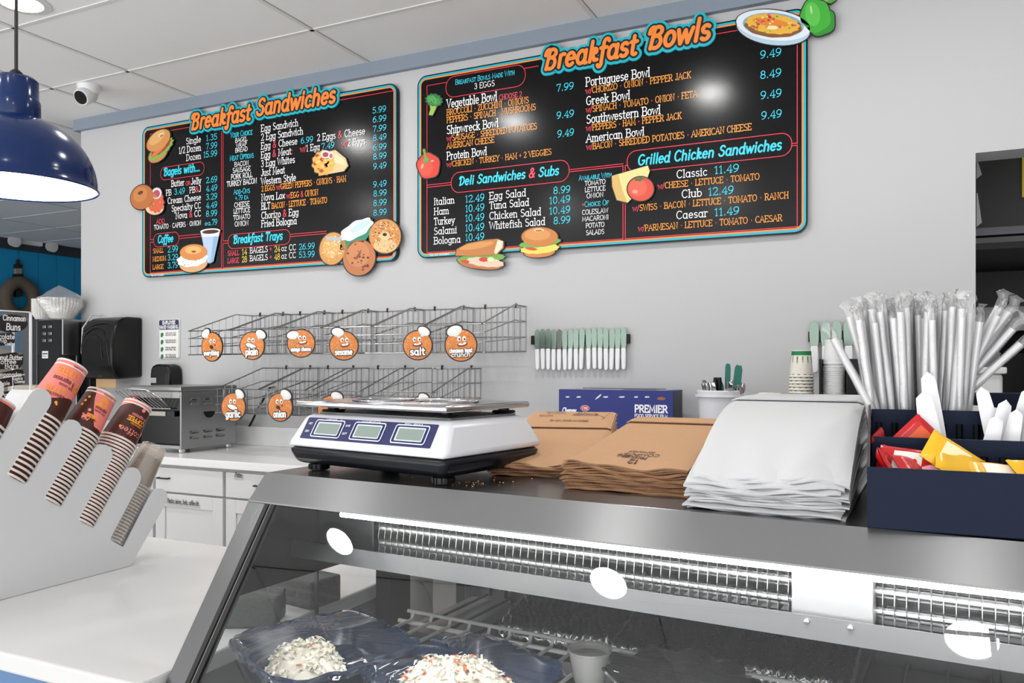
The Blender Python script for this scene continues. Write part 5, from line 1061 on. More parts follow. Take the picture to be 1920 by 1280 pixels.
# ---------------------------------------------------------------- clear sign stand with chalk labels
XS = -1.87
t = thing('sign_stand', 'clear acrylic stand with black handwritten treat labels on the serving counter', 'sign stand', (-1.9, 1.1, .914))
ACL = clear('acrylic_sheet', tint=(.96, .97, .98), base=.06, rough=.03, body=.03)
MB().box((XS - .004, .72, .915), (XS, 1.246, 1.482)).build('front_panel', ACL, t, world=True)
MB().box((XS - .07, .72, .915), (XS - .066, 1.246, 1.47)).build('back_panel', ACL, t, world=True)
EDG = mat('acrylic_edge', (224, 224, 226), .25)
MB().box((XS - .0045, 1.2462, .915), (XS + .0005, 1.2505, 1.484)).box((XS - .0705, 1.2462, .915), (XS - .0655, 1.2505, 1.472)).box((XS - .0045, .72, 1.4822), (XS + .0005, 1.2462, 1.485)).build('edge', EDG, t, world=True)
MB().box((XS - .066, 1.240, .915), (XS - .004, 1.2455, .935)).box((XS - .066, .72, .9145), (XS - .004, 1.24, .92)).build('foot', ACL, t, world=True)
def chalk(outline, lines, lines2=()):
    P = [atX(x, y, XS + .002) for x, y in outline]
    m = MB().prism([Vector((XS + .002, p.y, p.z)) for p in P], (-.0018, 0, 0)); lb = m.build('label', flat('151314', .6), t, world=True)
    m = MB()
    for x0, y0, x1, h, s_ in lines:
        O = atX(x0, y0, XS + .0024); E_ = atX(x1, y0, XS + .0024); D = (O - EYE).dot(FWD)
        write(m, s_, plane_map(O, (0, 1, 0), (0, .0, 1), (1, 0, 0)), h * D / FPX, E_.y - O.y, wt=.15, off=.0005, serif=False, shear=.08)
    for a, b in lines2: ribbon(m, [(atX(*a, XS).y, atX(*a, XS).z), (atX(*b, XS).y, atX(*b, XS).z)], .002, lambda x, y, off: Vector((XS + .0028, x, y)), 0)
    m.build('writing', flat('f0eeec', .7), lb, world=True, recalc=False)
def oval(cx, cy, rx, ry, n=28, w=0.0, k=7): return [(cx + rx * math.cos(2 * PI * i / n) * (1 + w * math.sin(k * 2 * PI * i / n)), cy + ry * math.sin(2 * PI * i / n) * (1 + w * math.cos(k * 2 * PI * i / n))) for i in range(n)]
chalk(oval(21, 606, 31, 17), [(5, 600, 48, 10, 'Cinnamon'), (11, 618, 38, 12, 'Buns')])
chalk([(-30, 628), (22, 623), (27, 628), (28, 640), (24, 647), (0, 648), (-30, 652)], [(-22, 634, 27, 9, 'Chocolate'), (-8, 641, 12, 7, 'Chip'), (9, 647, 27, 6, 'Cookies')])
chalk([(-30, 668), (30, 660), (36, 665), (44, 664), (43, 682), (37, 690), (-30, 694)], [(-14, 674, 42, 9, 'Peanut Butter'), (-8, 682, 30, 9, 'Coffee'), (8, 690, 34, 8, 'Bars')])
chalk([(-30, 706), (32, 692), (43, 693), (46, 715), (42, 720), (-30, 732)], [(-6, 706, 40, 8, 'Empanadas'), (-6, 722, 18, 7, 'Apple'), (24, 712, 42, 6, 'Guava'), (27, 718, 46, 6, 'Cheese')], [((-30, 713), (44, 702)), ((22, 706), (23, 724))])
chalk([(-20, 742), (10, 734), (36, 730), (50, 733), (54, 745), (48, 755), (20, 756), (-20, 758)], [(2, 744, 34, 8, 'Pumpkin')], [((40, 738), (48, 734)), ((42, 743), (52, 741)), ((41, 747), (51, 750))])
# ================================================================ DELI CASE (local axes: u along the case, v back, z up)
AC = math.radians(-4.3); ZT = 1.181
C0 = Vector((-.929, 1.0174, 0))
U_, V_ = Vector((math.cos(AC), math.sin(AC), 0)), Vector((-math.sin(AC), math.cos(AC), 0))
def W(u, v, z): return C0 + U_ * u + V_ * v + UP * z
case = thing('deli_case', 'long stainless refrigerated deli display case with sloping glass front', 'display case', tuple(C0), AC)
LEN, DEP = 1.95, .70
gv = lambda z: -.0363 - .641 * (1.1411 - z)      # front line of the sloping glass
CSTEEL = mat('case_steel', (140, 140, 141), 0.32, 1.0, bump=.02, bscale=26, stretch=(1.2, 30, 30), aniso=1.0, tangent=(.05, .67, .74))
TOPST = mat('case_top_steel', (132, 130, 130), 0.24, 1.0, bump=.03, bscale=18, stretch=(1, 6, 6), aniso=.8, tangent=(.075, .997, 0))
MB().box((0, 0, ZT - .012), (LEN, DEP, ZT)).build('top', TOPST, case, bevel=.0015)
m = MB(); m.prism([(0, .0, ZT), (0, -.0363, 1.1411), (0, -.0335, 1.139), (0, .003, ZT - .003)], (LEN, 0, 0)); m.prism([(0, -.0363, 1.1411), (0, -.0363, 1.1385), (0, -.026, 1.1375), (0, -.0335, 1.1415)], (LEN, 0, 0)); m.build('sloped_fascia', CSTEEL, case)
m = MB(); z0 = .75; m.prism([(0, gv(1.139), 1.139), (0, gv(z0), z0), (0, gv(z0) + .012, z0), (0, gv(1.139) + .012, 1.139)], (.038, 0, 0)); m.build('end_post', mat('post_steel', (112, 112, 113), .26, 1.0, bump=.05, bscale=30, stretch=(10, 1.5, 1.5)), case, bevel=.001)
m = MB(); m.prism([(.0382, gv(1.138) - .001, 1.138), (.0382, gv(z0) - .001, z0), (.0382, gv(z0) + .012, z0), (.0382, gv(1.138) + .012, 1.138)], (.008, 0, 0)); m.prism([(.0462, gv(1.138) + .003, 1.138), (.0462, gv(z0) + .003, z0), (.0462, gv(z0) + .012, z0), (.0462, gv(1.138) + .012, 1.138)], (.0035, 0, 0), 1); m.prism([(.0497, gv(1.138) + .001, 1.138), (.0497, gv(z0) + .001, z0), (.0497, gv(z0) + .012, z0), (.0497, gv(1.138) + .012, 1.138)], (.008, 0, 0)); m.build('gasket', [RUBBER, mat('gasket_grey', (150, 150, 150), .4, bump=.6, bscale=200)], case)
CGLASS = clear('case_glass', tint=(.97, .98, .98), base=.045, rough=.01, power=6.0)
m = MB(); m.grid(1, 1, lambda a, b: (.058 + (LEN - .11) * a, gv(1.137 - .387 * b) + .004, 1.137 - .387 * b)); m.build('front_glass', CGLASS, case)
m = MB(); m.prism([(.012, gv(1.0) + .014, 1.0), (.012, gv(1.138) + .014, 1.138), (.012, .004, ZT - .0125), (.012, .56, ZT - .0125), (.012, .56, 1.0)], (.008, 0, 0)); m.build('end_panel', mat('panel_dark', (46, 46, 47), .3, 1.0, bump=.1, bscale=40), case)
m = MB(); m.add([(.016, gv(z0) + .014, z0), (.016, .27, z0), (.016, .27, 1.0), (.016, gv(1.0) + .014, 1.0)], [(0, 1, 2, 3)]); m.build('end_glass', CGLASS, case)
MB().box((.010, .268, z0), (.045, .33, ZT - .012)).build('rear_post', mat('panel_dark', 0), case)
MB().box((.013, .098, z0), (.019, .102, 1.0)).build('glass_seam', DSTEEL, case)
ISTEEL = mat('inner_steel', (160, 160, 161), .34, 1.0, bump=.25, bscale=22, stretch=(2, 9, 9))
IDARK = mat('inner_dark', (112, 112, 113), .4, 1.0, bump=.1, bscale=30)
m = MB(); m.box((.022, .1, 1.05), (LEN - .02, .3, ZT - .013)); m.build('evaporator_housing', ISTEEL, case)
m = MB(); m.prism([(.022, .032, 1.040), (.022, .030, 1.068), (.022, .033, 1.068), (.022, .037, 1.044), (.022, .3, 1.044), (.022, .3, 1.040)], (LEN - .04, 0, 0)); m.build('drip_tray', CSTEEL, case)
AL = mat('fin_aluminium', (190, 190, 190), .3, 1.0)
for (u0, u1) in ((.18, .818), (.909, LEN - .05)):
    m = MB(); n = int((u1 - u0) / .0122)
    for k in range(n):
        u = u0 + (k + .5) * (u1 - u0) / n; zz = [1.128, 1.112, 1.098, 1.084, 1.07, 1.058]; vv = [.062, .058, .0605, .0575, .060, .058]
        m.prism([(u, a, z) for a, z in zip(vv, zz)] + [(u, .098, 1.058), (u, .098, 1.128)], (.0009, 0, 0))
    m.build('coil_fins', AL, case)
    m = MB()
    for z in (1.118, 1.094, 1.07): m.tube([(u0 - .004, .078, z), (u1 + .004, .078, z)], .0078, 12)
    m.build('coil_tube', mat('coil_tube', (205, 205, 205), .2, 1.0), case, smooth=50)
    m = MB(); m.box((u0 - .006, .0575, 1.056), (u0 - .002, .099, 1.13)); m.build('coil_end', DSTEEL, case)
MB().box((.8194, .04, 1.061), (.9075, .0995, 1.126)).build('cover_plate', mat('cover_plate', (150, 150, 150), .4, .5), case, bevel=.001)
m = MB()
for u in (.838, .885): m.lathe([(0, .003), (.003, .002), (.004, 0)], 10, Matrix.Translation((u, .030, 1.061)) @ Matrix.Rotation(PI / 2, 4, 'X'))
m.build('screw', CHROME, case)
m = MB(); m.tube([(.165, -.004, 1.128), (LEN - .08, -.004, 1.128)], .0036, 10); m.build('lamp_tube', mat('case_lamp', (255, 255, 255), .4, emit=60), case, smooth=60)
m = MB(); m.box((.022, .002, 1.142), (LEN - .02, .098, 1.1685)); m.build('lamp_reflector', mat('reflector_white', (225, 225, 225), .4), case)
# back wall of the cabinet with sliding doors and shelf standards
m = MB(); m.box((.0, .56, .0), (LEN, .575, ZT - .013)); m.build('back_wall', IDARK, case)
for (a, b, mm) in ((-.0 + .03, .32, ISTEEL), (.34, .76, IDARK), (.86, 1.36, IDARK), (1.38, 1.9, IDARK)):
    o = MB().box((a, .548, .78), (b, .5595, 1.03)).build('sliding_door', mm, case, bevel=.002)
    MB().box((b - .03, .5465, .8), (b - .018, .548, 1.02)).build('door_pull', BLACK, o)
for u in (.10, .775):
    m = MB(); m.box((u, .53, .76), (u + .058, .547, 1.03))
    for k in range(9):
        z = .775 + k * .029
        for du in (.006, .044): m.box((u + du, .5292, z), (u + du + .0075, .53, z + .018), 1)
        for du in (.016, .036): m.lathe([(0, 0), (.0028, 0)], 8, Matrix.Translation((u + du + .002, .5291, z + .018)) @ Matrix.Rotation(PI / 2, 4, 'X'), 1)
    m.build('shelf_standard', [ISTEEL, BLACK], case)
MB().box((.022, gv(.75) + .02, .735), (LEN - .02, .56, .75)).build('well_floor', IDARK, case)
m = MB(); m.prism([(0, gv(z0), z0), (0, gv(z0) + .0, 0), (0, DEP, 0), (0, DEP, z0), (0, .58, z0), (0, .58, .02), (0, gv(z0) + .02, .02), (0, gv(z0) + .02, z0)], (LEN, 0, 0)); m.build('base', STEEL_V, case)
MB().box((LEN - .045, gv(1.1) + .02, z0), (LEN - .005, .56, ZT - .013)).build('end_wall', mat('panel_dark', 0), case)
m = MB()                                         # white wire shelf
SHW = mat('shelf_wire', (206, 206, 204), .35)
ZS = .884
for k in range(42): u = .10 + k * .0415; m.tube([(u, -.145, ZS), (u, .262, ZS), (u + .0, .268, ZS + .012)], .0032, 6)
for v_ in (-.14, .05, .075, .262): m.tube([(.07, v_, ZS - .006), (LEN - .1, v_, ZS - .006)], .0042, 8)
m.tube([(.085, .27, ZS + .012), (LEN - .1, .27, ZS + .012)], .0036, 8)
m.build('wire_shelf', SHW, case, smooth=60)
m = MB()
for k in range(30): u = .10 + k * .058; m.tube([(u, .29, ZS - .02), (u, .53, ZS - .02)], .003, 6)
m.box((.06, .285, ZS - .055), (LEN - .1, .535, ZS - .03)); m.build('rear_shelf', IDARK, case, smooth=60)

# ---------------------------------------------------------------- salad trays under film
TRAYM = mat('tray_navy', (20, 40, 66), .22)
SLAW = mat('coleslaw', (236, 230, 214), .5, bump=.8, bscale=70, var=.06)
FILM2 = clear('tray_film', base=.045, rough=.05, bump=.7, bscale=14, stretch=(9, 1.2, 1.2))
def salad_tray(u, v, ang, lx, ly, lab, mound, carrot, seed):
    P = W(u, v, ZS + .0035); t = thing('salad_tray', lab, 'salad tray', tuple(P), AC + math.radians(ang), 'film-wrapped salad trays')
    def ring(s, z, wav=0.0, n=72):
        out = []
        for k in range(n):
            a = 2 * PI * k / n; c_, s_ = math.cos(a), math.sin(a); e = 5.0
            r = 1 / ((abs(c_) ** e + abs(s_) ** e) ** (1 / e)); wv = 1 + wav * math.sin(a * 14)
            out.append((lx / 2 * s * r * c_ * wv, ly / 2 * s * r * s_ * wv, z + wav * .25 * math.sin(a * 14 + .8)))
        return out
    rings = [ring(.02, .002), ring(.74, .002), ring(.80, .008), ring(.93, .046), ring(.97, .05, .006), ring(1.0, .052, .012), ring(1.01, .048, .012), ring(.97, .046, .006), ring(.82, .004), ring(.74, -.0005), ring(.02, -.0005)]
    n = 72; m = MB(); m.add([p for r in rings for p in r], [(i * n + k, i * n + (k + 1) % n, (i + 1) * n + (k + 1) % n, (i + 1) * n + k) for i in range(len(rings) - 1) for k in range(n)])
    m.build('tray', TRAYM, t, smooth=50)
    mx, my, mrx, mry, mh = mound
    def mf(a, b):
        an = 2 * PI * a; r = b; x, y = mx + mrx * r * math.cos(an) * (1 + .12 * math.sin(3 * an + seed)), my + mry * r * math.sin(an) * (1 + .1 * math.sin(4 * an))
        z = .006 + mh * max(0, 1 - r ** 2.2) ** .7 + .008 * noise.noise((x * 90 + seed, y * 90, r * 3)) + .006 * noise.noise((x * 220, y * 220, seed))
        return (x, y, max(.004, z))
    m = MB(); m.grid(64, 22, mf); m.build('coleslaw', SLAW, t, smooth=180)
    m = MB(); rr = random.Random(seed)
    for k in range(320):
        an, r = rr.random() * 2 * PI, math.sqrt(rr.random()) * .97; x, y, z = mf(an / 2 / PI, r); d = Vector((rr.uniform(-1, 1), rr.uniform(-1, 1), rr.uniform(-.2, .2))).normalized(); s = d.cross(UP).normalized(); L = rr.uniform(.003, .0075); w_ = rr.uniform(.0013, .003); c_ = Vector((x, y, z + .002))
        b_ = Vector((0, 0, rr.uniform(.001, .004)))
        m.add([c_ - d * L - s * w_, c_ - d * L + s * w_, c_ + s * w_ + b_, c_ - s * w_ + b_, c_ + d * L + s * w_ * .6, c_ + d * L - s * w_ * .6], [(0, 1, 2, 3), (3, 2, 4, 5)], 1 if rr.random() < carrot else (2 if rr.random() < .3 else 0))
    tag(m.build('shreds', [mat('cabbage', (240, 236, 222), .45), mat('carrot', (222, 108, 48), .5), mat('cabbage_pale', (222, 218, 190), .45)], t, recalc=False), kind='stuff')
    def ff(a, b):
        an = 2 * PI * a; c_, s_ = math.cos(an), math.sin(an); r0 = 1 / ((abs(c_) ** 5 + abs(s_) ** 5) ** .2); x, y = lx / 2 * 1.03 * b * r0 * c_, ly / 2 * 1.03 * b * r0 * s_
        d2 = ((x - mx) / (mrx * 1.35)) ** 2 + ((y - my) / (mry * 1.35)) ** 2
        z = .055 + max(0, (mh - .036)) * math.exp(-d2 * 1.2) * (1 - b ** 4) + .0022 * math.sin(an * 17 + 3 * math.sin(an * 3 + seed)) * b ** .7 + (.012 * max(0, b - .95) / .05 * -1)
        return (x, y, z)
    m = MB(); m.grid(120, 14, ff); m.build('film', FILM2, t, smooth=180)
    return t
salad_tray(.155, -.03, -22, .245, .235, 'navy tray of pale coleslaw under stretched film, left of two', (.015, -.035, .075, .06, .052), .02, 3)
salad_tray(.395, -.015, -17, .225, .225, 'navy tray heaped with coleslaw and carrot under film, right of two', (-.01, -.005, .095, .085, .05), .09, 5)
t = thing('dressing_cup', 'small clear lidded dressing cup standing on the white wire shelf', 'dressing cup', tuple(W(.512, .147, ZS + .0035)))
MB().lathe([(0, 0), (.022, 0), (.0235, .003), (.031, .046), (.0325, .046), (.0325, .049), (.029, .048), (.0215, .004), (0, .003)], 40).build('cup', clear('ramekin', base=.12, rough=.15, body=.8, bcol=(.92, .92, .9)), t, smooth=40)
MB().lathe([(.0345, .046), (.0348, .051), (.033, .0525), (.0305, .051), (.028, .0495), (0, .0495)], 40).build('lid', clear('ramekin_lid', base=.12, rough=.08, body=.12), t, smooth=40)
MB().lathe([(0, .002), (.0205, .004), (.0275, .04), (0, .041)], 32).build('dressing', mat('dressing', (150, 148, 142), .5), t, smooth=40)
DTR = mat('tray_black', (24, 25, 27), .25)
def wrapped_tray(u, v, ang, lx, ly, z, lab, tilt, seed, grp='film-wrapped black trays at the back of the case'):
    t = thing('wrapped_tray', lab, 'food tray', tuple(W(u, v, z)), AC + math.radians(ang), grp); t.rotation_euler = (math.radians(tilt), 0, AC + math.radians(ang))
    m = MB(); m.slab(14, 12, lambda a, b: ((a - .5) * lx, (b - .5) * ly, .034 + .004 * math.sin(a * 30) * (1 if b in (0, 1) else 0) + (.004 if min(a, 1 - a, b, 1 - b) < .06 else -.01)), .024); m.build('tray', DTR, t, smooth=40)
    def ff(a, b):
        x, y = (a - .5) * lx * 1.04, (b - .5) * ly * 1.04; e = min(a, 1 - a, b, 1 - b)
        return (x, y, .043 + .006 * noise.noise((a * 22 + seed, b * 4 + a * 9, seed)) + .0032 * math.sin((a * 2.2 + b) * 46 + 6 * noise.noise((a * 4, b * 4, seed))) - (.02 if e < .001 else 0))
    m = MB(); m.grid(80, 64, ff); m.build('film', clear('wrap_film', base=.34, rough=.10, body=.02, bump=1.0, bscale=24, stretch=(1, 8, 1)), t, smooth=180)
wrapped_tray(.36, .405, 6, .2, .2, ZS - .012, 'black tray under crinkled film at the back, leftmost of three', 10, 1)
wrapped_tray(.575, .405, 3, .19, .2, ZS - .012, 'black tray under crinkled film at the back behind the dressing cup', 10, 2)
wrapped_tray(.785 - .03, .405, 0, .19, .19, ZS - .012, 'black tray under crinkled film at the back, rightmost of three', 10, 3)
t = thing('covered_bowl', 'dark scalloped bowl under film at the bottom edge behind the glass', 'bowl', tuple(W(.665, .09, ZS + .0035)), AC)
m = MB(); n = 96
def bring(s, z, w_): return [(.095 * s * math.cos(2 * PI * k / n) * (1 + w_ * math.sin(9 * 2 * PI * k / n)), .085 * s * math.sin(2 * PI * k / n) * (1 + w_ * math.sin(9 * 2 * PI * k / n)), z + w_ * .09 * math.sin(9 * 2 * PI * k / n)) for k in range(n)]
rg = [bring(.02, 0, 0), bring(.6, 0, 0), bring(.92, .05, .02), bring(1.0, .062, .05), bring(1.03, .060, .05), bring(.97, .056, .04), bring(.62, .004, 0), bring(.02, .004, 0)]
m.add([p for r in rg for p in r], [(i * n + k, i * n + (k + 1) % n, (i + 1) * n + (k + 1) % n, (i + 1) * n + k) for i in range(len(rg) - 1) for k in range(n)]); m.build('bowl', DTR, t, smooth=50)
m = MB(); m.grid(80, 8, lambda a, b: (.096 * b * math.cos(2 * PI * a), .086 * b * math.sin(2 * PI * a), .064 + .004 * math.sin(2 * PI * a * 9) * b + .0015 * math.sin(2 * PI * a * 23) * b)); m.build('film', MATS['wrap_film'], t, smooth=180)
# scouring bricks on the white counter, seen through the end glass
BRK = mat('scouring_brick', (74, 74, 74), .95, bump=1.0, bscale=260, var=.25)
for i, (x, y, a, sx, sy) in enumerate([(-1.00, 1.06, 28, .10, .075), (-1.005, 1.20, -10, .125, .075)]):
    m = MB(); m.box((-sx / 2, -sy / 2, 0), (sx / 2, sy / 2, .05)); o = m.build('scouring_brick', BRK, bevel=.004); o.location = (x, y, .915); o.rotation_euler = (0, 0, math.radians(a))
    tag(o, ['nearer dark scouring brick on the counter edge beside the case', 'farther dark scouring brick on the counter beside the case'][i], 'scouring brick', 'scouring bricks')

# ================================================================ ON TOP OF THE CASE
# price scale
SCX, SCY, SCA = -.7136, 1.158, math.radians(-11)
t = thing('price_scale', 'white price computing scale with three green displays on the deli case', 'scale', (SCX, SCY, ZT), SCA)
SW = mat('scale_white', (222, 223, 228), .3)
m = MB(); h0, h1 = .042, .094
def sec(y0, y1, x, z, r=.012): return [(-x, y0, z), (x, y0, z), (x, y1, z), (-x, y1, z)]
m.hexa(sec(-.150, .105, .176, h0) + sec(-.118, .072, .160, h1)); m.build('upper_housing', SW, t, bevel=.01, smooth=50)
m = MB(); m.hexa(sec(-.136, .085, .164, .013) + sec(-.149, .10, .175, h0 - .0005)); m.build('lower_housing', mat('scale_black', (16, 18, 24), .28, spec=.35), t, bevel=.011, smooth=50)
m = MB(); m.box((-.145, -.1, h1), (.145, .062, h1 + .003)); m.build('top_deck', mat('deck_grey', (120, 120, 122), .5), t)
m = MB(); m.hexa([Vector(p) - Vector((.01, 0, 0)) for p in sec(-.125, .085, .168, .1065) + sec(-.125, .085, .168, .116)]); pl_ = m.build('platter', mat('platter_steel', (188, 188, 190), .12, 1.0), t, bevel=.003, smooth=50)
m = MB(); m.tube([(.172 * math.cos(a) * .62 - .01, -.02 + .1 * math.sin(a) * .8, .1163) for a in [2 * PI * k / 48 for k in range(48)]], .0016, 6, closed=True)
for sx in (-.07, .07): m.tube([(sx + .05 * math.cos(a), -.02 + .06 * math.sin(a), .1163) for a in [2 * PI * k / 36 for k in range(36)]], .0014, 6, closed=True)
m.build('embossed_ring', MATS['platter_steel'], pl_, smooth=60)
for sx in (-.12, .13):
    for sy in (-.092, .05):
        MB().lathe([(.018, h1 + .004), (.020, h1 + .005), (.018, h1 + .008), (.009, h1 + .0085), (.009, .1065)], 24, Matrix.Translation((sx, sy, 0)), caps=True).build('platter_post', [BLACK], t, smooth=40)
for sx in (-.138, .138):
    for sy in (-.108, .06):
        m = MB(); pr = [(.013, .001), (.016, .002), (.016, .011), (.012, .012), (.012, .0128)]; m.lathe(pr, 24, Matrix.Translation((sx, sy, 0)), caps=True)
        for k in range(12): a = 2 * PI * k / 12; m.box((sx + .0162 * math.cos(a) - .0012, sy + .0162 * math.sin(a) - .0012, .003), (sx + .0162 * math.cos(a) + .0012, sy + .0162 * math.sin(a) + .0012, .0105))
        m.build('foot', BLACK, t, smooth=40)
# sloped front plane of the housing
fo = Vector((0, -.150, h0)); fu = Vector((0, .032, h1 - h0)); fl = fu.length; fu.normalize(); fn = Vector((0, -fu.z, fu.y))
def fm(x, y, off): return fo + Vector((x, 0, 0)) + fu * y + fn * off
def frr(x0, y0, x1, y1, r, off): return [fm(x, y, off) for x, y in rrect(x0, y0, x1, y1, r, 4)]
LCD = mat('lcd_green', (132, 146, 138), .25)
m = MB(); m.prism(frr(-.146, .016, .142, .0545, .002, .001), -fn * .0008, 0); pn = m.build('display_panel', mat('panel_blue', (20, 24, 84), .35), t)
for cx in (-.088, .004, .094):
    m = MB(); q = rrect(cx - .034, .0205, cx + .034, .0505, .004, 5); ribbon(m, q + q[:1], .0018, fm, .0016, 0); q = frr(cx - .028, .024, cx + .028, .047, .002, .0018); m.add(q, [list(range(len(q)))], 1); q = frr(cx - .025, .026, cx + .026, .0445, .001, .0021); m.add(q, [list(range(len(q)))], 2)
    m.build('display', [flat('e8eaf0', .4), flat('c8d2d8', .3), LCD], pn, recalc=False)
m = MB()
for cx, s_, wd in [(-.098, 'WEIGHT', .024), (-.066, 'lb', .005), (-.016, 'UNIT PRICE $/lb', .042), (.076, 'TOTAL PRICE $', .037), (-.137, 'NET', .009), (-.048, 'SAVE', .01)]: write(m, s_, plane_map(fm(cx, .0495 if 'E' in s_ and wd > .012 or s_ == 'lb' else .041, .002), (1, 0, 0), fu, fn), .0032, wd, wt=.16, off=.0006, serif=False)
for cx, s_ in [(-.138, 'ZERO'), (-.048, 'BATT')]: write(m, s_, plane_map(fm(cx, .027, .002), (1, 0, 0), fu, fn), .0032, .010, wt=.16, off=.0006, serif=False)
m.build('lettering', flat('e8eaf0', .4), pn, recalc=False)

# paper bags
def bag_stack(u, v, ang, wid, n, prof, lab_n, lab_t, cat, grp, m_top, m_edge, rnd, flap, printfn, jit=.004, L=.36):
    """prof(b) -> stack height over the case top at distance b*L from the near edge"""
    rr = random.Random(rnd); A = AC + math.radians(ang); root = W(u, v, ZT)
    ph = rr.random() * 6
    for i in range(n):
        f1 = (i + 1) / n; th = lambda b: prof(b) / n * .93
        dx, dy = rr.uniform(-jit, jit), rr.uniform(-jit * 1.6, jit * 1.6); ww = wid * rr.uniform(.985, 1.0); wob = rr.uniform(.4, 1.3)
        last = i == n - 1
        def fn(a, b, f=f1, dx=dx, dy=dy, ww=ww, wob=wob):
            edge = max(0, 1 - b * 5)
            z = prof(b) * f + (.0035 * math.sin(a * 5.5 + ph + i * .13) + .0016 * math.sin(a * 17 + i)) * edge * wob * (f if f > .3 else .3) * (1 if i < n - 1 else .8) - (.0035 * max(0, (abs(a - .5) * 2 - .93) / .07) * (1 if b > .05 else .3))
            return ((a - .5) * ww + dx, b * L + dy + .0025 * math.sin(a * 23 + i) * edge, max(.0012, z))
        t = thing('paper_bag', lab_t if last else lab_n, cat, tuple(root), A, grp)
        m = MB(); m.slab(22, 20, fn, prof(.0) / n * .8, 0, 1); m.build('sheet', [m_top, m_edge], t, smooth=50)
        if last:
            m = MB(); fb, fe = flap
            m.slab(22, 8, lambda a, b: tuple(Vector(fn(.01 + .98 * a, fb + (fe - fb) * b)) + Vector((0, 0, .0035 - .0015 * b))), .0018, 0, 1); fo_ = m.build('flap', [m_top, m_edge], t, smooth=50)
            m = MB(); sf = lambda x, y, off: Vector(fn(min(.99, max(.01, x)), min(.99, max(.001, y)))) + Vector((0, 0, off + (.0036 if fb <= y <= fe else 0)))
            printfn(m, sf); m.build('print', flat('3a2a22', .7) if 'brown' in lab_t else flat('3a3a3c', .7), t, recalc=False)
KR, KE = mat('kraft_paper', (192, 148, 108), .75, bump=.1, bscale=120, var=.05), mat('kraft_edge', (132, 98, 70), .85, var=.3, bscale=90)
WP, WE = mat('white_bag_paper', (202, 202, 203), .7, bump=.1, bscale=60), mat('white_bag_edge', (178, 179, 182), .8, var=.12, bscale=120)
def onmap(sf, x, y, sx, sy): return lambda a, b, off: sf(x - a * sx, y - b * sy, off + .0006)      # print reads from the far side
def print1(m, sf):
    for x, y, wd, h, s_ in [(.80, .84, .28, .03, 'RECYCLED CONTENT'), (.66, .89, .14, .035, '16#'), (.42, .87, .22, .022, 'HANDLE WITH'), (.42, .90, .22, .022, 'CARE'), (.72, .70, .42, .03, 'BROWN BAG NO 16'), (.30, .80, .16, .022, 'REUSE')]: write(m, s_, onmap(sf, x, y, 1, 1), h, wd, wt=.18, off=.0001, serif=False)
    for a, b in [((.9, .74), (.72, .92)), ((.93, .86), (.86, .72))]: ribbon(m, [a, b], .004, lambda x, y, off: sf(x, y, off), .0006)
def print2(m, sf):
    for x, y, wd, h, s_ in [(.62, .235, .22, .022, 'RECYCLABLE'), (.68, .195, .34, .03, 'COMPOST'), (.60, .155, .2, .03, 'PRODUCT'), (.56, .105, .07, .05, '12'), (.45, .16, .1, .03, 'BAG')]: write(m, s_, onmap(sf, x, y, 1, 1), h, wd, wt=.18, off=.0001, serif=False)
def print3(m, sf):
    for x, y, wd, h, s_ in [(.62, .72, .3, .03, 'WHITE BAG 16'), (.80, .86, .16, .04, 'NO 16'), (.40, .86, .2, .03, 'PAPER'), (.22, .84, .1, .03, '16#'), (.78, .92, .3, .02, 'RECYCLABLE')]: write(m, s_, onmap(sf, x, y, 1, 1), h, wd, wt=.18, serif=False)
bag_stack(.425, .172, 19, .178, 10, lambda b: .022 + .054 * min(1, b * 1.15), 'brown paper bag in the left stack beside the scale', 'topmost printed brown paper bag of the left stack beside the scale', 'paper bag', 'brown bags beside the scale', KR, KE, 1, (.56, .995), print1, L=.44)
bag_stack(.585, .095, 4, .180, 14, lambda b: .037 + .043 * min(1, b * 1.1), 'brown paper bag in the right brown stack', 'topmost brown paper bag of the right brown stack, printed with a 12', 'paper bag', 'brown bags beside the white bags', KR, KE, 2, (.80, .995), print2, L=.36)
bag_stack(.790, .024, 2, .182, 15, lambda b: .042 + .084 * (1 - (1 - min(1, b / .60)) ** 2.0), 'white paper bag in the tall curved stack', 'topmost white paper bag of the tall curved stack', 'paper bag', 'white bags beside the blue caddy', WP, WE, 3, (.50, .99), print3, jit=.005, L=.42)
m = MB(); rr = random.Random(9)
for k in range(46):
    p = Vector((rr.gauss(.36, .05), rr.gauss(.07, .035), ZT + .0008)); s = rr.uniform(.0006, .0018)
    if p.y < .004: continue
    m.add([p + Vector((s * math.cos(q), s * math.sin(q) * .8, 0)) for q in (0, 1.2, 2.5, 3.6, 5)] + [p + Vector((0, 0, s * .8))], [(0, 1, 5), (1, 2, 5), (2, 3, 5), (3, 4, 5), (4, 0, 5)])
o = m.build('crumbs', mat('crumb', (206, 150, 104), .8)); o.location = C0; o.rotation_euler = (0, 0, AC); tag(o, 'toast crumbs scattered on the case top beside the scale', 'crumbs', kind='stuff')
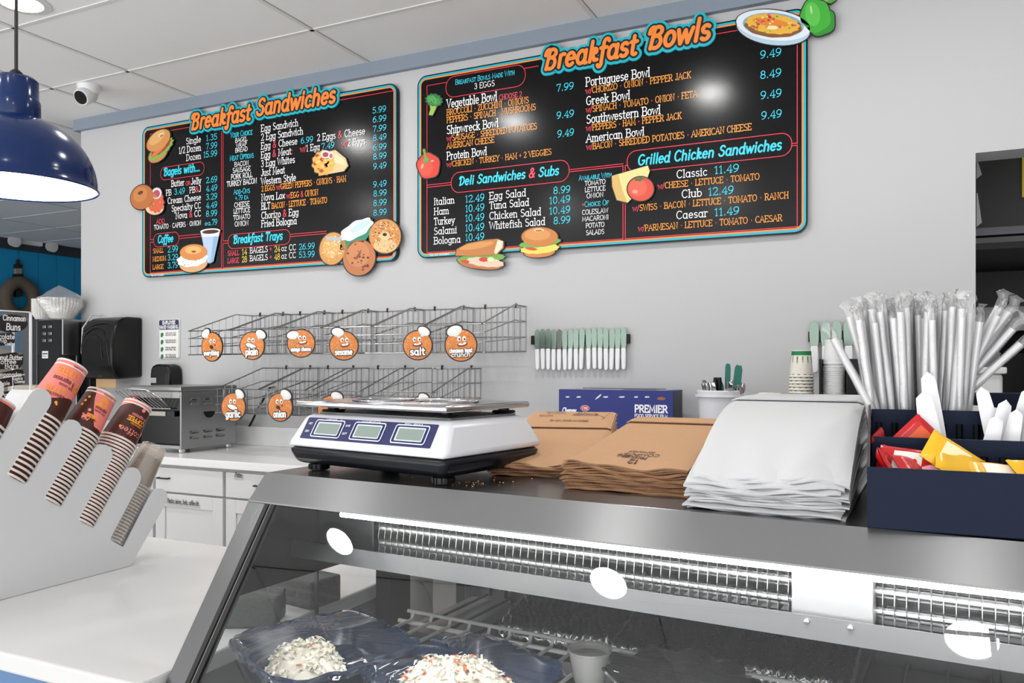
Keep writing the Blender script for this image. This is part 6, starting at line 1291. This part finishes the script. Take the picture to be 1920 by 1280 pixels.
# ================================================================ CONDIMENT CADDY
CAX, CAY, CAA = -.026, .937, math.radians(1.0)
t = thing('condiment_caddy', 'navy tiered condiment caddy at the right end of the deli case', 'condiment caddy', (CAX, CAY, ZT), CAA)
NV = mat('caddy_navy', (13, 24, 46), .5, bump=.1, bscale=200, spec=.15); NVI = mat('caddy_inner', (9, 11, 17), .5, spec=.15)
CW = .47
m = MB(); m.box((0, 0, .002), (CW, .004, .067)); m.build('front_wall', NV, t, bevel=.0012)
m = MB(); m.box((.004, .083, .006), (CW, .087, .093)); m.build('middle_divider', NV, t, bevel=.001)
m = MB(); m.box((.004, .158, .006), (CW, .162, .121)); m.build('rear_divider', NV, t, bevel=.001)
m = MB(); m.box((0, .262, .002), (CW, .266, .14)); m.build('back_wall', NV, t, bevel=.001)
m = MB(); m.prism([(0, .004, .002), (0, .262, .002), (0, .262, .14), (0, .158, .125), (0, .083, .097), (0, .004, .067)], (.003, 0, 0)); m.build('side_wall', mat('caddy_side', (74, 66, 62), .2, .5), t)
MB().box((.003, .004, .0015), (CW, .262, .006)).build('floor_plate', NVI, t)
m = MB()
for k in range(26):
    x = .012 + k * .0175; m.tube([(x, .080, .03), (x, .0795, .075)], .0035, 6); m.tube([(x, .155, .04), (x, .1545, .105)], .0035, 6)
m.build('ribs', NVI, t, smooth=60)
def CP(x, y, z): return Vector((CAX, CAY, ZT)) + Matrix.Rotation(CAA, 3, 'Z') @ Vector((x, y, z))
def packet(name, lab, grp, col, x, y, z, rot, sx=.030, sy=.021, lbl=None, word=None):
    t = thing(name, lab, 'sauce packet', tuple(CP(x, y, z)), 0, grp); t.rotation_euler = [math.radians(a) for a in rot]
    rr = random.Random(int((x + y * 3) * 9e4))
    q = [rr.uniform(-.0015, .0015) for _ in range(4)]
    def fn(s):
        def f(a, b):
            e = min(1, min(a, 1 - a) * 9) * min(1, min(b, 1 - b) * 7)
            return ((a - .5) * 2 * sx, (b - .5) * 2 * sy + .0012 * math.sin(a * 40) * (1 if min(a, 1 - a) < .07 else 0), s * (.0004 + .0055 * e ** .6 * (1 - .5 * abs(a - .5))) + q[0] * math.sin(a * 7) + q[1] * math.sin(b * 6 + a * 3))
        return f
    m = MB(); m.grid(18, 12, fn(1)); m.grid(18, 12, fn(-1)); m.build('sachet', mat('sachet_' + col, col, .22, bump=.3, bscale=90), t, smooth=60, recalc=False)
    if lbl:
        m = MB(); top = fn(1); m.grid(8, 6, lambda a, b: tuple(Vector(top(.26 + .48 * a, .2 + .6 * b)) + Vector((0, 0, .0006)))); 
        if word:
            m.add([tuple(Vector(top(.62 + .045 * math.cos(q), .5 + .1 * math.sin(q))) + Vector((0, 0, .0012))) for q in [2 * PI * k / 12 for k in range(12)]], [list(range(12))], 1)
            for k in range(3): m.add([tuple(Vector(top(u, v)) + Vector((0, 0, .0012))) for u, v in ((.31, .4 + .09 * k), (.52, .4 + .09 * k), (.52, .43 + .09 * k), (.31, .43 + .09 * k))], [(0, 1, 2, 3)], 2)
        m.build('label', [flat(lbl), flat('c8241c'), flat('4a3a3a')], t, recalc=False)
RD, YL = 'c41c20', 'eeb722'
for i, (x, y, z, r, lb, wd, lab) in enumerate([
    (.022, .048, .060, (66, 14, 84), None, None, 'crumpled red ketchup packet upright at the left end of the front row'),
    (.038, .046, .040, (18, 8, 12), None, None, 'red ketchup packet lying low in the left front corner'),
    (.040, .052, .066, (48, 6, -6), 'eceae4', 'o', 'red ketchup packet with a clear white label in the front row'),
    (.056, .036, .054, (24, -6, 8), None, None, 'red ketchup packet lying under the white-labelled one'),
    (.036, .034, .046, (20, 6, -10), 'd8b0b4', None, 'red ketchup packet with a dull pink patch at the bottom of the front row'),
    (.056, .046, .058, (30, 14, 30), None, None, 'red ketchup packet tilted toward the mustard'),
    (.060, .034, .054, (36, -14, -16), 'c88a9c', None, 'faded pink ketchup packet next to the mustard packets')]):
    packet('ketchup_packet', lab, 'ketchup packets in the front row', RD, x, y, z, r, lbl=lb, word=wd)
packet('ketchup_packet', 'pointed red ketchup packet standing in the middle row in front of the straws', 'ketchup packets in the middle row', RD, .054, .112, .088, (72, 44, 0), .022, .022, 'e8602c', None)
packet('ketchup_packet', 'thin edge of a red packet in the left corner of the middle row', 'ketchup packets in the middle row', 'a01c1c', .014, .10, .078, (84, 62, 60), .022, .014)
for i, (x, y, z, r, lb, lab) in enumerate([
    (.084, .052, .074, (50, 34, 6), 'f2e6b8', 'mustard packet leaning at the left end of the yellow pile'), (.094, .042, .066, (30, 22, 10), None, 'yellow mustard packet folded over in the front row'), (.106, .038, .060, (24, 10, -8), None, 'yellow mustard packet lying flat in the front row'),
    (.080, .036, .050, (16, 20, 6), None, 'yellow mustard packet under the left leaning one'), (.126, .038, .060, (26, 6, 12), 'f4efe0', 'mustard packet with a pale label in the yellow pile'), (.146, .036, .058, (22, -8, -8), None, 'yellow mustard packet at the right of the front row'), (.166, .042, .062, (34, 4, 30), 'f4efe0', 'pale-labelled mustard packet at the right picture edge'), (.20, .04, .055, (20, 0, 0), None, 'yellow mustard packet beyond the right picture edge')]):
    packet('mustard_packet', lab, 'mustard packets in the front row', YL, x, y, z, r, lbl=lb)
# plastic cutlery
CUT = mat('cutlery_white', (228, 228, 230), .3)
def cutlery(x, y, z, lx, ly, L, lab, grp='white plastic knives in the caddy', roll=0, wd=.0075):
    m = MB(); pts = []
    def f(s):
        def g(a, b):
            w_ = wd * (1 - .18 * b + .3 * math.sin(b * 3)) * (math.sqrt(max(0, 1 - max(0, (b - .93) / .07) ** 2)) if b > .93 else 1)
            return ((a - .5) * 2 * w_, s * (.0016 * (1 - (2 * a - 1) ** 2) + .0003), L * b)
        return g
    m.grid(6, 20, f(1)); m.grid(6, 20, f(-1)); t = m.build('plastic_knife', CUT, smooth=60, recalc=False)
    t.location = CP(x, y, z); t.rotation_euler = (math.radians(-ly), math.radians(lx), math.radians(roll) + CAA); tag(t, lab, 'plastic knife', grp)
cutlery(.080, .112, .012, -9, 8, .135, 'nearer plastic knife leaning left beside the ketchup', wd=.0095)
cutlery(.084, .138, .012, -7, 6, .158, 'taller plastic knife leaning left just behind another', wd=.0085)
rr = random.Random(21)
for k in range(17):
    x = .112 + k * .0072 + rr.uniform(-.002, .002)
    cutlery(x, .10 + .042 * ((k * 7) % 5) / 4, .010, 9 + rr.uniform(-3, 5), rr.uniform(4, 9), .112 + .018 * ((k * 3) % 4) / 3, 'white plastic knife handle in the dense bunch at the right', roll=rr.uniform(-50, 50))
cutlery(.150, .135, .012, -12, 5, .142, 'plastic knife crossing to the left above the dense bunch'); cutlery(.138, .14, .012, 13, 5, .142, 'plastic knife crossing to the right above the dense bunch')
for k in range(4): 
    m = MB(); m.slab(8, 8, lambda a, b: ((a - .5) * .06, (b - .5) * .03 , .004 * math.sin(a * 5 + k)), .002); o = m.build('paper_napkin', mat('napkin', (228, 228, 226), .8)); o.location = CP(.125 + .03 * k, .215, .118 - .006 * k); o.rotation_euler = (.3, -.15, .2 * k); tag(o, ['first', 'second', 'third', 'fourth'][k] + ' folded white napkin from the left behind the plastic knives', 'napkin', 'napkins in the caddy')
# wrapped straws
STR = clear('straw_plastic', base=.05, rough=.2, body=.58, bcol=(.86, .86, .87))
WRP = clear('straw_wrapper', base=.05, rough=.16, body=.07, bump=.4, bscale=60, power=4.0)
st = thing('wrapped_straw', 'clear wrapped drinking straw in the dense bunch at the back of the caddy', 'straw', group='wrapped straws in the caddy')
SL = .225
MB().lathe([(.0042, 0), (.0042, SL)], 10).lathe([(.0036, SL), (.0036, 0)], 10).build('straw', STR, st, smooth=60)
def wf(a, b):
    an = 2 * PI * a; z = -.004 + (SL + .026) * b; top = max(0, (b - .91) / .09); fl = max(top, 0)
    r = .0052 + .0003 * math.sin(b * 30 + an); rx = r * (1 + .55 * fl); ry = r * (1 - .7 * fl)
    return (rx * math.cos(an) + .004 * fl * math.sin(b * 95), ry * math.sin(an) + .003 * fl * math.sin(b * 120 + a * 9), z)
m = MB(); m.grid(10, 44, wf); m.build('wrapper', WRP, st, smooth=180)
rr = random.Random(5)
def put_straw(o, x, y, tx, ty, dz, lab=None):
    """leans from its foot so that its top is displaced by tx, ty"""
    d = Vector((tx, ty, 1)).normalized(); q = Vector((0, 0, 1)).rotation_difference(d)
    o.rotation_mode = 'QUATERNION'; o.rotation_quaternion = q @ Matrix.Rotation(rr.uniform(0, 6.28), 3, 'Z').to_quaternion()
    o.location = CP(x, y, .008 + dz)
    if lab: o['label'] = lab
N = 84
for k in range(N):
    f = (k + .5) / N; o = st if k == 0 else copy_tree(st)
    x = .012 + .088 * f + rr.uniform(-.006, .006); y = rr.uniform(.172, .252)
    lean = (-.11 + .17 * f) * 1.0 + rr.uniform(-.05, .05)
    put_straw(o, x, y, lean, rr.uniform(-.10, .06), rr.uniform(-.004, .016))
put_straw(copy_tree(st), .060, .172, -.50, -.02, .0, 'single wrapped straw leaning far out to the left')
put_straw(copy_tree(st), .036, .180, -.27, .02, .012, 'wrapped straw leaning left between the lone straw and the bunch')
for k, (lx, dz, lab) in enumerate([(.95, .03, 'lowest wrapped straw leaning far right across the white bin'), (.78, .034, 'second lowest wrapped straw leaning right across the white bin'), (.52, .02, 'third wrapped straw from below leaning right'), (.66, .045, 'wrapped straw with a crumpled sleeve leaning far right'), (.42, .02, 'wrapped straw leaning right at the edge of the bunch'), (.46, .035, 'taller wrapped straw leaning right at the edge of the bunch')]):
    put_straw(copy_tree(st), max(.012, .096 - .095 * lx), .20 + .008 * (k % 4), lx, -.02 + .03 * (k % 3), dz, lab)
